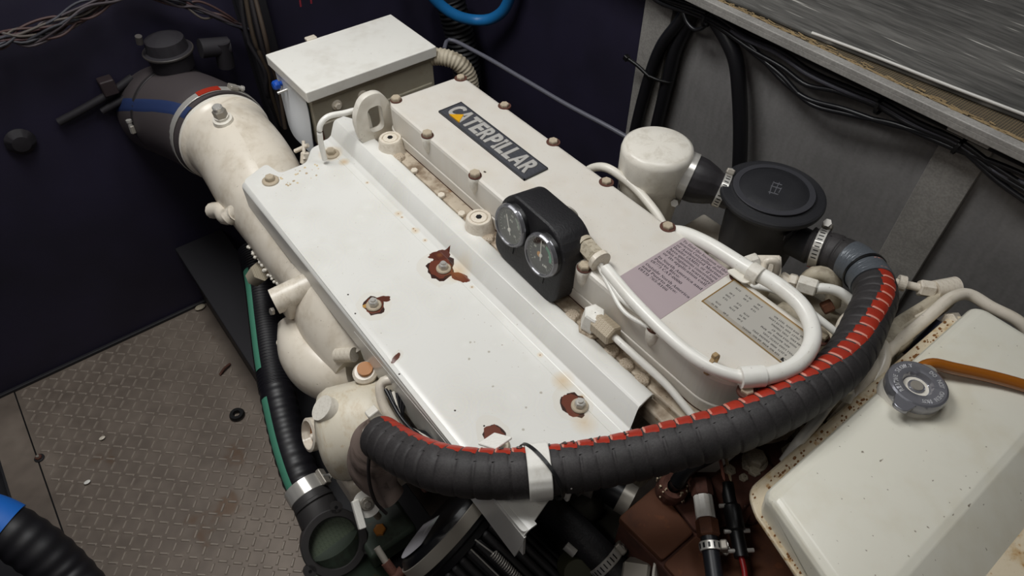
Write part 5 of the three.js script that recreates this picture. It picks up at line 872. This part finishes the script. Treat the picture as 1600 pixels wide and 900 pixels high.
{ // black hoses at the bottom
  const t = thing('black_hose', 'plain black hose running down towards the bottom edge beside the air filter', 'hose', [0.4, 0.63, -0.28]);
  part('hose', sweep([[0.36, 0.7, -0.46], [0.362, 0.685, -0.4], [0.375, 0.665, -0.335], [0.386, 0.648, -0.28], [0.394, 0.635, -0.235], [0.4, 0.628, -0.2]], 0.027, { segs: 40, rad: 24 }), M.blackVinyl, t);
  const p = V(0.392, 0.638, -0.245), d = V(0.13, -0.28, 0.9);
  clampThing('slotted steel hose clamp on the plain black hose near the bottom edge', p.toArray(), d, 0.0276, 0.017, [0.75, 0.6, -0.2]);
  const n = thing('zinc_nut', 'zinc hexagon nut and washer at the bottom edge below the brown housing', 'nut', [0.42, 0.61, -0.185]);
  part('nut', hexg([0.402, 0.645, -0.212], [0.425, 0.662, -0.178], 0.026), M.steelDull, n); part('washer', ring([0.432, 0.668, -0.172], [0.5, 0.4, 0.75], 0.012, 0.034, 0.004, 32), M.cream, n); part('body', cyl([0.395, 0.628, -0.205], [0.405, 0.645, -0.195], 0.023), M.cast, n);
  const h = thing('black_hose', 'short black hose with zinc fitting entering the far corner of the brown housing', 'hose', [0.46, 0.7, -0.3]);
  part('hose', sweep([[0.44, 0.7, -0.36], [0.452, 0.7, -0.33], [0.465, 0.698, -0.29]], 0.024, { segs: 16, rad: 24 }), M.black, h);
  part('zinc_collar', cyl([0.436, 0.712, -0.345], [0.442, 0.712, -0.332], 0.0265), M.steelDull, h); part('zinc_collar', cyl([0.463, 0.7, -0.296], [0.47, 0.698, -0.278], 0.027, 0.027, 12), M.steelDull, h);
  const b = thing('mount_casting', 'dark olive casting in the gap between air filter and brown housing', 'casting', [0.42, 0.5, -0.35]);
  part('casting', merge(orient(new THREE.SphereGeometry(0.045, 24, 16), [0.425, 0.65, -0.35], [0, 1, 0]), box(0.36, 0.5, 0.45, 0.62, -0.4, -0.2, 0.02)), std(0x26241c, 0.7), b);
  part('steel_pin', cyl([0.352, 0.66, -0.30], [0.357, 0.655, -0.282], 0.008), M.steel, b);
  part('olive_boss', cyl([0.36, 0.6, -0.28], [0.345, 0.635, -0.26], 0.03, 0.022, 20), std(0x3a3a28, 0.6), b);
}

// ------------------------------------------------------------------ hull side: cables, hoses
{
  const bx = 1.2;
  const runs = [
    [[1.21, 1.075, -1.09], [1.2, 1.054, -1.009], [1.2, 1.064, -0.862], [1.198, 1.05, -0.735], [1.198, 1.046, -0.66], [1.2, 1.035, -0.6], [1.2, 1.05, -0.54], [1.2, 1.06, -0.452], [1.2, 1.056, -0.394], [1.2, 1.06, -0.302], [1.2, 1.046, -0.228], [1.2, 1.04, -0.1], [1.2, 1.04, 0.2]],
    [[1.21, 1.07, -1.09], [1.205, 1.06, -1.0], [1.2, 1.07, -0.862], [1.2, 1.058, -0.75], [1.2, 1.02, -0.65], [1.2, 1.01, -0.59], [1.2, 1.026, -0.51], [1.2, 1.036, -0.44], [1.2, 1.052, -0.37], [1.2, 1.058, -0.302], [1.2, 1.035, -0.22], [1.2, 1.02, -0.1], [1.2, 1.02, 0.2]],
    [[1.212, 1.08, -1.09], [1.2, 1.066, -1.0], [1.204, 1.074, -0.862], [1.2, 1.045, -0.73], [1.2, 1.03, -0.66], [1.2, 1.004, -0.58], [1.2, 1.02, -0.5], [1.2, 1.045, -0.41], [1.2, 1.05, -0.35], [1.2, 1.053, -0.302], [1.2, 1.062, -0.24], [1.2, 1.066, -0.15], [1.2, 1.06, 0.2]],
    [[1.212, 1.066, -1.09], [1.207, 1.058, -1.0], [1.206, 1.068, -0.862], [1.196, 1.066, -0.76], [1.196, 1.068, -0.68], [1.196, 1.058, -0.6], [1.198, 1.06, -0.51], [1.2, 1.066, -0.452], [1.2, 1.06, -0.38], [1.2, 1.064, -0.302], [1.2, 1.05, -0.25], [1.2, 1.055, -0.15], [1.2, 1.05, 0.2]],
    [[1.212, 1.084, -1.09], [1.205, 1.072, -1.0], [1.206, 1.08, -0.862], [1.2, 1.07, -0.76], [1.2, 1.074, -0.68], [1.2, 1.064, -0.6], [1.2, 1.068, -0.51], [1.2, 1.07, -0.452], [1.2, 1.066, -0.38], [1.2, 1.068, -0.302], [1.2, 1.055, -0.23], [1.2, 1.045, -0.12], [1.2, 1.045, 0.2]],
  ];
  const lab = ['black cable hanging highest in the bundle under the shelf edge', 'black cable sagging in a shallow loop under the shelf edge', 'black cable sagging lowest between the two left ties under the shelf', 'grey cable bowing out from the bundle under the shelf edge', 'thin black cable tucked against the shelf underside'];
  runs.forEach((r, i) => part('cable', sweep(r, i === 3 ? 0.0042 : 0.005, { segs: 120, rad: 8 }), i === 3 ? M.cableGrey : M.cable, thing('cable', lab[i], 'cable', r[4], 'cables under the shelf')));
  const pp = thing('shelf_pipe', 'dark round pipe clipped under the shelf behind the cable bundle', 'pipe', [1.235, 1.07, -0.5]); part('pipe', sweep([[1.232, 1.08, -1.1], [1.232, 1.08, -0.6], [1.232, 1.08, 0.3]], 0.02, { segs: 20, rad: 16 }), M.darkSteel, pp);
  tie('black cable tie where the heavy hose joins the cable bundle', [1.202, 1.066, -0.862], [0, 0, 1], 0.016, M.black, { tail: [0.1, 1, 0], len: 0.03 });
  tie('black cable tie gathering the bundle halfway along the shelf', [1.2, 1.062, -0.452], [0, 0.1, 1], 0.014, M.black, { tail: [0.4, 0.9, 0], len: 0.035 });
  tie('black cable tie over the top of the right flat bar frame', [1.2, 1.06, -0.302], [0, -0.2, 1], 0.014, M.black, { tail: [0.4, 0.9, 0], len: 0.035 });
  const st = thing('identification_plate', 'small grey plate fixed beneath the shelf angle on the right', 'plate', [1.18, 1.085, -0.27]); part('plate', box(1.172, 1.178, 1.092, 1.103, -0.325, -0.255, 0.001), M.frameGrey, st);
  const coil = thing('cable_coil', 'short coil of black cable hanging by the leftmost tie', 'cable', [1.195, 1.05, -0.885]); part('loop', sweep([[1.2, 1.06, -0.93], [1.196, 1.04, -0.905], [1.196, 1.036, -0.88], [1.2, 1.06, -0.86], [1.21, 1.07, -0.9], [1.2, 1.06, -0.93]], 0.005, { segs: 40, rad: 8 }), M.cable, coil);
  const h = thing('black_hose', 'thick black hose curving down from the cable bundle in front of the grey hull side', 'hose', [1.22, 0.9, -0.75]); part('hose', sweep([[1.215, 1.075, -0.87], [1.212, 1.055, -0.832], [1.212, 1.011, -0.78], [1.212, 0.936, -0.744], [1.212, 0.8, -0.7], [1.212, 0.6, -0.66]], 0.0165, { segs: 50, rad: 18 }), M.cable, h);
  const v1 = thing('black_hose', 'left of two black hoses running down the far frame of the hull side', 'hose', [1.225, 0.8, -1.0]); part('hose', sweep([[1.228, 1.08, -0.94], [1.226, 1.035, -0.945], [1.22, 0.95, -0.985], [1.218, 0.86, -1.005], [1.216, 0.71, -1.02], [1.216, 0.5, -1.03]], 0.015, { segs: 40, rad: 14 }), M.cable, v1);
  const v2 = thing('black_hose', 'right of two black hoses running down the far frame of the hull side', 'hose', [1.24, 0.8, -0.96]); part('hose', sweep([[1.242, 1.08, -0.93], [1.24, 1.03, -0.935], [1.236, 0.95, -0.955], [1.234, 0.86, -0.96], [1.232, 0.72, -0.967], [1.232, 0.5, -0.97]], 0.0155, { segs: 40, rad: 14 }), M.cable, v2);
  const te = thing('cable_tie', 'black cable tie with a long tail round the two frame hoses', 'cable tie', [1.22, 0.87, -0.99]);
  part('loop', sweep([[1.2, 0.872, -0.995], [1.212, 0.868, -0.968], [1.232, 0.866, -0.945], [1.25, 0.87, -0.97]], 0.004, { segs: 16, rad: 8 }), M.black, te); part('tail', sweep([[1.2, 0.872, -0.995], [1.196, 0.885, -1.03], [1.19, 0.893, -1.06]], 0.0045, { segs: 12, rad: 8 }), M.black, te); part('lock', orient(new RoundedBoxGeometry(0.014, 0.014, 0.014, 1, 0.003), [1.19, 0.893, -1.063], [0, 1, 0.3]), M.black, te);
}
// ------------------------------------------------------------------ far bulkhead: blue hose, wires, dim fittings
{
  const t = thing('blue_hose', 'bright blue hose looping down in front of the dark bulkhead', 'hose', [1.12, 0.7, -1.7]); part('hose', sweep([[1.02, 0.95, -1.74], [1.04, 0.87, -1.73], [1.075, 0.815, -1.72], [1.12, 0.775, -1.7], [1.17, 0.755, -1.68], [1.2, 0.765, -1.64], [1.215, 0.81, -1.59], [1.22, 0.9, -1.55]], 0.0165, { segs: 60, rad: 16 }), M.blue, t);
  const c = thing('ribbed_hose', 'black ribbed hose dropping below the blue loop against the bulkhead', 'hose', [1.18, 0.5, -1.75]); part('hose', sweep([[1.16, 0.78, -1.8], [1.17, 0.7, -1.78], [1.18, 0.6, -1.76], [1.185, 0.4, -1.75], [1.18, 0.2, -1.74]], (tt, s) => 0.045 + 0.003 * Math.sin(s * 420), { segs: 240, rad: 24 }), std(0x0c0c10, 0.6), c);
  // two bundles of thin wires
  const bundle = (label, base, pts, n, cols) => { const b = thing('wire_bundle', label, 'wires', base); for (let i = 0; i < n; i++) { const o = () => (rnd() - 0.5) * 0.035; part('wire', sweep(pts.map((p) => [p[0] + o() * 0.6, p[1] + o(), p[2] + o()]), 0.0032, { segs: 40, rad: 6 }), cols[i % cols.length], b); } };
  const cols = [std(0x3a3236, 0.6), std(0x412c2a, 0.6), std(0x303038, 0.6), std(0x4a433e, 0.6), std(0x3a2224, 0.6), std(0x28282e, 0.6)];
  bundle('sagging bundle of dull coloured wires across the upper left corner', [0.1, 1.02, -1.8], [[-0.06, 1.0, -1.79], [0.0, 1.01, -1.79], [0.035, 1.004, -1.79], [0.1, 1.008, -1.79], [0.18, 1.02, -1.8], [0.26, 1.035, -1.81], [0.36, 1.08, -1.82]], 20, cols);
  bundle('wires slanting down to the right above the exhaust hose', [0.45, 0.92, -1.8], [[0.3, 1.03, -1.81], [0.37, 0.99, -1.8], [0.42, 0.955, -1.8], [0.475, 0.915, -1.79], [0.52, 0.88, -1.79]], 9, cols);
  const rw = thing('red_wire', 'short length of red wire dangling above the white electrical box', 'wire', [0.66, 0.95, -1.72]); for (const o of [0, 0.03]) part('wire', sweep([[0.66 + o, 1.05, -1.73], [0.655 + o, 0.98, -1.72], [0.651 + o, 0.928, -1.72]], 0.003, { segs: 16, rad: 6 }), std(0x7a2430, 0.45), rw);
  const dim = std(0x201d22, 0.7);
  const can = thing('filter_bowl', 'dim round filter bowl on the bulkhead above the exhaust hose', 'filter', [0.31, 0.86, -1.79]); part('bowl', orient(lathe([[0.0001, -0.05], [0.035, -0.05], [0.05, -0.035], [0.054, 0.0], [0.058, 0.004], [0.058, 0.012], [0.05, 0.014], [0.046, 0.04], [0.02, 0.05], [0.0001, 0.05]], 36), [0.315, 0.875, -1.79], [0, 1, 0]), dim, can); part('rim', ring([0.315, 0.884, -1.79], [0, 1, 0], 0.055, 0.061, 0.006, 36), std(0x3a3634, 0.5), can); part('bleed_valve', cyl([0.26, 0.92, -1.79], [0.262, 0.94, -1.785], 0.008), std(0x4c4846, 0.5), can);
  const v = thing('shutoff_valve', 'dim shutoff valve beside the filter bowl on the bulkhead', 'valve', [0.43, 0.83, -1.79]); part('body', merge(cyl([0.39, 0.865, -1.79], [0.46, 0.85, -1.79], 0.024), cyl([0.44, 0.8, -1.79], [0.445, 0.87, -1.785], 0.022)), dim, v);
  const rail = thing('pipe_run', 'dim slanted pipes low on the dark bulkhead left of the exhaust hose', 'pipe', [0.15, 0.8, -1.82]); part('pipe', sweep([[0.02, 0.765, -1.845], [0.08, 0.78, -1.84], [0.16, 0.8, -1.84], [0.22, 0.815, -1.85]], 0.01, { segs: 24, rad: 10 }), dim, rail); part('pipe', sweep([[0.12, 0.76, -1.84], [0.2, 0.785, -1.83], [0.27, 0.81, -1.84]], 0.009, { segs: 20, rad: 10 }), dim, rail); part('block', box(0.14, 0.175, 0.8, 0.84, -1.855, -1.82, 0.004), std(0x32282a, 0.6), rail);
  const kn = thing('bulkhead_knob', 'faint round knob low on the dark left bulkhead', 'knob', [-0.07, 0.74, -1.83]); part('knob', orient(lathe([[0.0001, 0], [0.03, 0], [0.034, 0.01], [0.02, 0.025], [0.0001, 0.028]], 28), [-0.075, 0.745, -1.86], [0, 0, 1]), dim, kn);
  const post = thing('stanchion', 'dark grey upright channel behind the left of the white electrical box', 'post', [0.55, 0.7, -1.8]); part('channel', merge(box(0.52, 0.6, 0.0, 1.3, -1.855, -1.82, 0.004), box(0.52, 0.53, 0.0, 1.3, -1.83, -1.79, 0.003)), M.darkSteel, post);
  const up = thing('lead_bundle', 'brownish leads hanging between exhaust hose and white electrical box', 'wires', [0.52, 0.75, -1.72]); [[0.0, 0x3a3026], [0.012, 0x221e20], [0.022, 0x40352c], [-0.012, 0x1e1c20]].forEach(([o, c]) => part('lead', sweep([[0.525 + o, 1.0, -1.74], [0.51 + o, 0.88, -1.72 + o], [0.52 + o * 0.6, 0.79, -1.715], [0.516 + o, 0.73, -1.72], [0.52, 0.62, -1.72 + o]], 0.006, { segs: 30, rad: 8 }), std(c, 0.55), up));
}
// ------------------------------------------------------------------ lower left corner hose with blue band
{
  const t = thing('hose', 'fat black hose with a bright blue band at the lower left edge', 'hose', [-0.46, 0.1, -1.2]);
  const HPs = [[-0.56, 0.28, -1.29], [-0.5, 0.262, -1.235], [-0.455, 0.2, -1.165], [-0.43, 0.12, -1.09], [-0.415, 0.075, -1.0], [-0.41, 0.065, -0.85], [-0.42, 0.062, -0.5], [-0.46, 0.06, -0.1]];
  part('hose', sweep(HPs, (tt, s) => 0.055 + 0.0012 * Math.sin(s * 190), { segs: 320, rad: 32 }), std(0x1d1c20, 0.5), t);
  const c = new THREE.CatmullRomCurve3(HPs.map(A), false, 'centripetal'); part('blue_band', sweep([0.035, 0.05, 0.065, 0.08, 0.095].map((u) => c.getPointAt(u)), 0.0585, { segs: 16, rad: 32 }), M.blueStrap, t, 'bright blue band');
}
// ------------------------------------------------------------------ small things on the floor
{
  const chip = (label, x, z, r, m) => { const g = new THREE.IcosahedronGeometry(r, 1); g.scale(1.5, 0.35, 1); const t = thing('debris', label, 'debris', [x, 0.003, z]); part('flake', g.translate(x, 0.0045 + r * 0.3, z), m, t); };
  chip('white paint flake on the floor plate left of the middle', -0.352, -1.406, 0.006, M.white); chip('pale round crumb on the floor plate, the larger one further back', -0.28, -1.522, 0.006, M.cast); chip('pale flake in the far corner where floor meets girder', 0.125, -1.835, 0.012, M.beige);
  const scr = (label, x, z) => { const t = thing('floor_screw', label, 'screw', [x, 0, z], 'screws along the floor seam'); bolt(t, [x, 0.002, z], { r: 0.009, h: 0.8, mat: M.rustDark, wr: 0.013, wm: M.darkSteel }); put('screw_tip', new THREE.CylinderGeometry(0.004, 0.004, 0.003, 10), M.steelDull, t, [x, 0.0135, z]); };
  scr('rusty screw on the left seam of the floor, the far one', -0.437, -1.565); scr('rusty screw on the left seam of the floor, the near one', -0.434, -1.226);
  const rg = thing('rubber_grommet', 'black rubber grommet lying on the floor beside the green-striped hose', 'grommet', [0.055, 0, -1.362]); part('ring', orient(lathe([[0.008, 0], [0.021, 0], [0.022, 0.006], [0.019, 0.012], [0.01, 0.012], [0.008, 0.008], [0.008, 0]], 28), [0.055, 0.002, -1.362], [0, 1, 0]), M.black, rg);
  const ns = thing('bent_nail', 'small bent nail on the floor near the girder', 'nail', [0.085, 0, -1.53]); part('nail', sweep([[0.07, 0.006, -1.53], [0.09, 0.012, -1.54], [0.112, 0.008, -1.55]], 0.004, { segs: 8, rad: 6 }), M.rustDark, ns);
}

scene.updateMatrixWorld(true);
renderer.render(scene, camera);
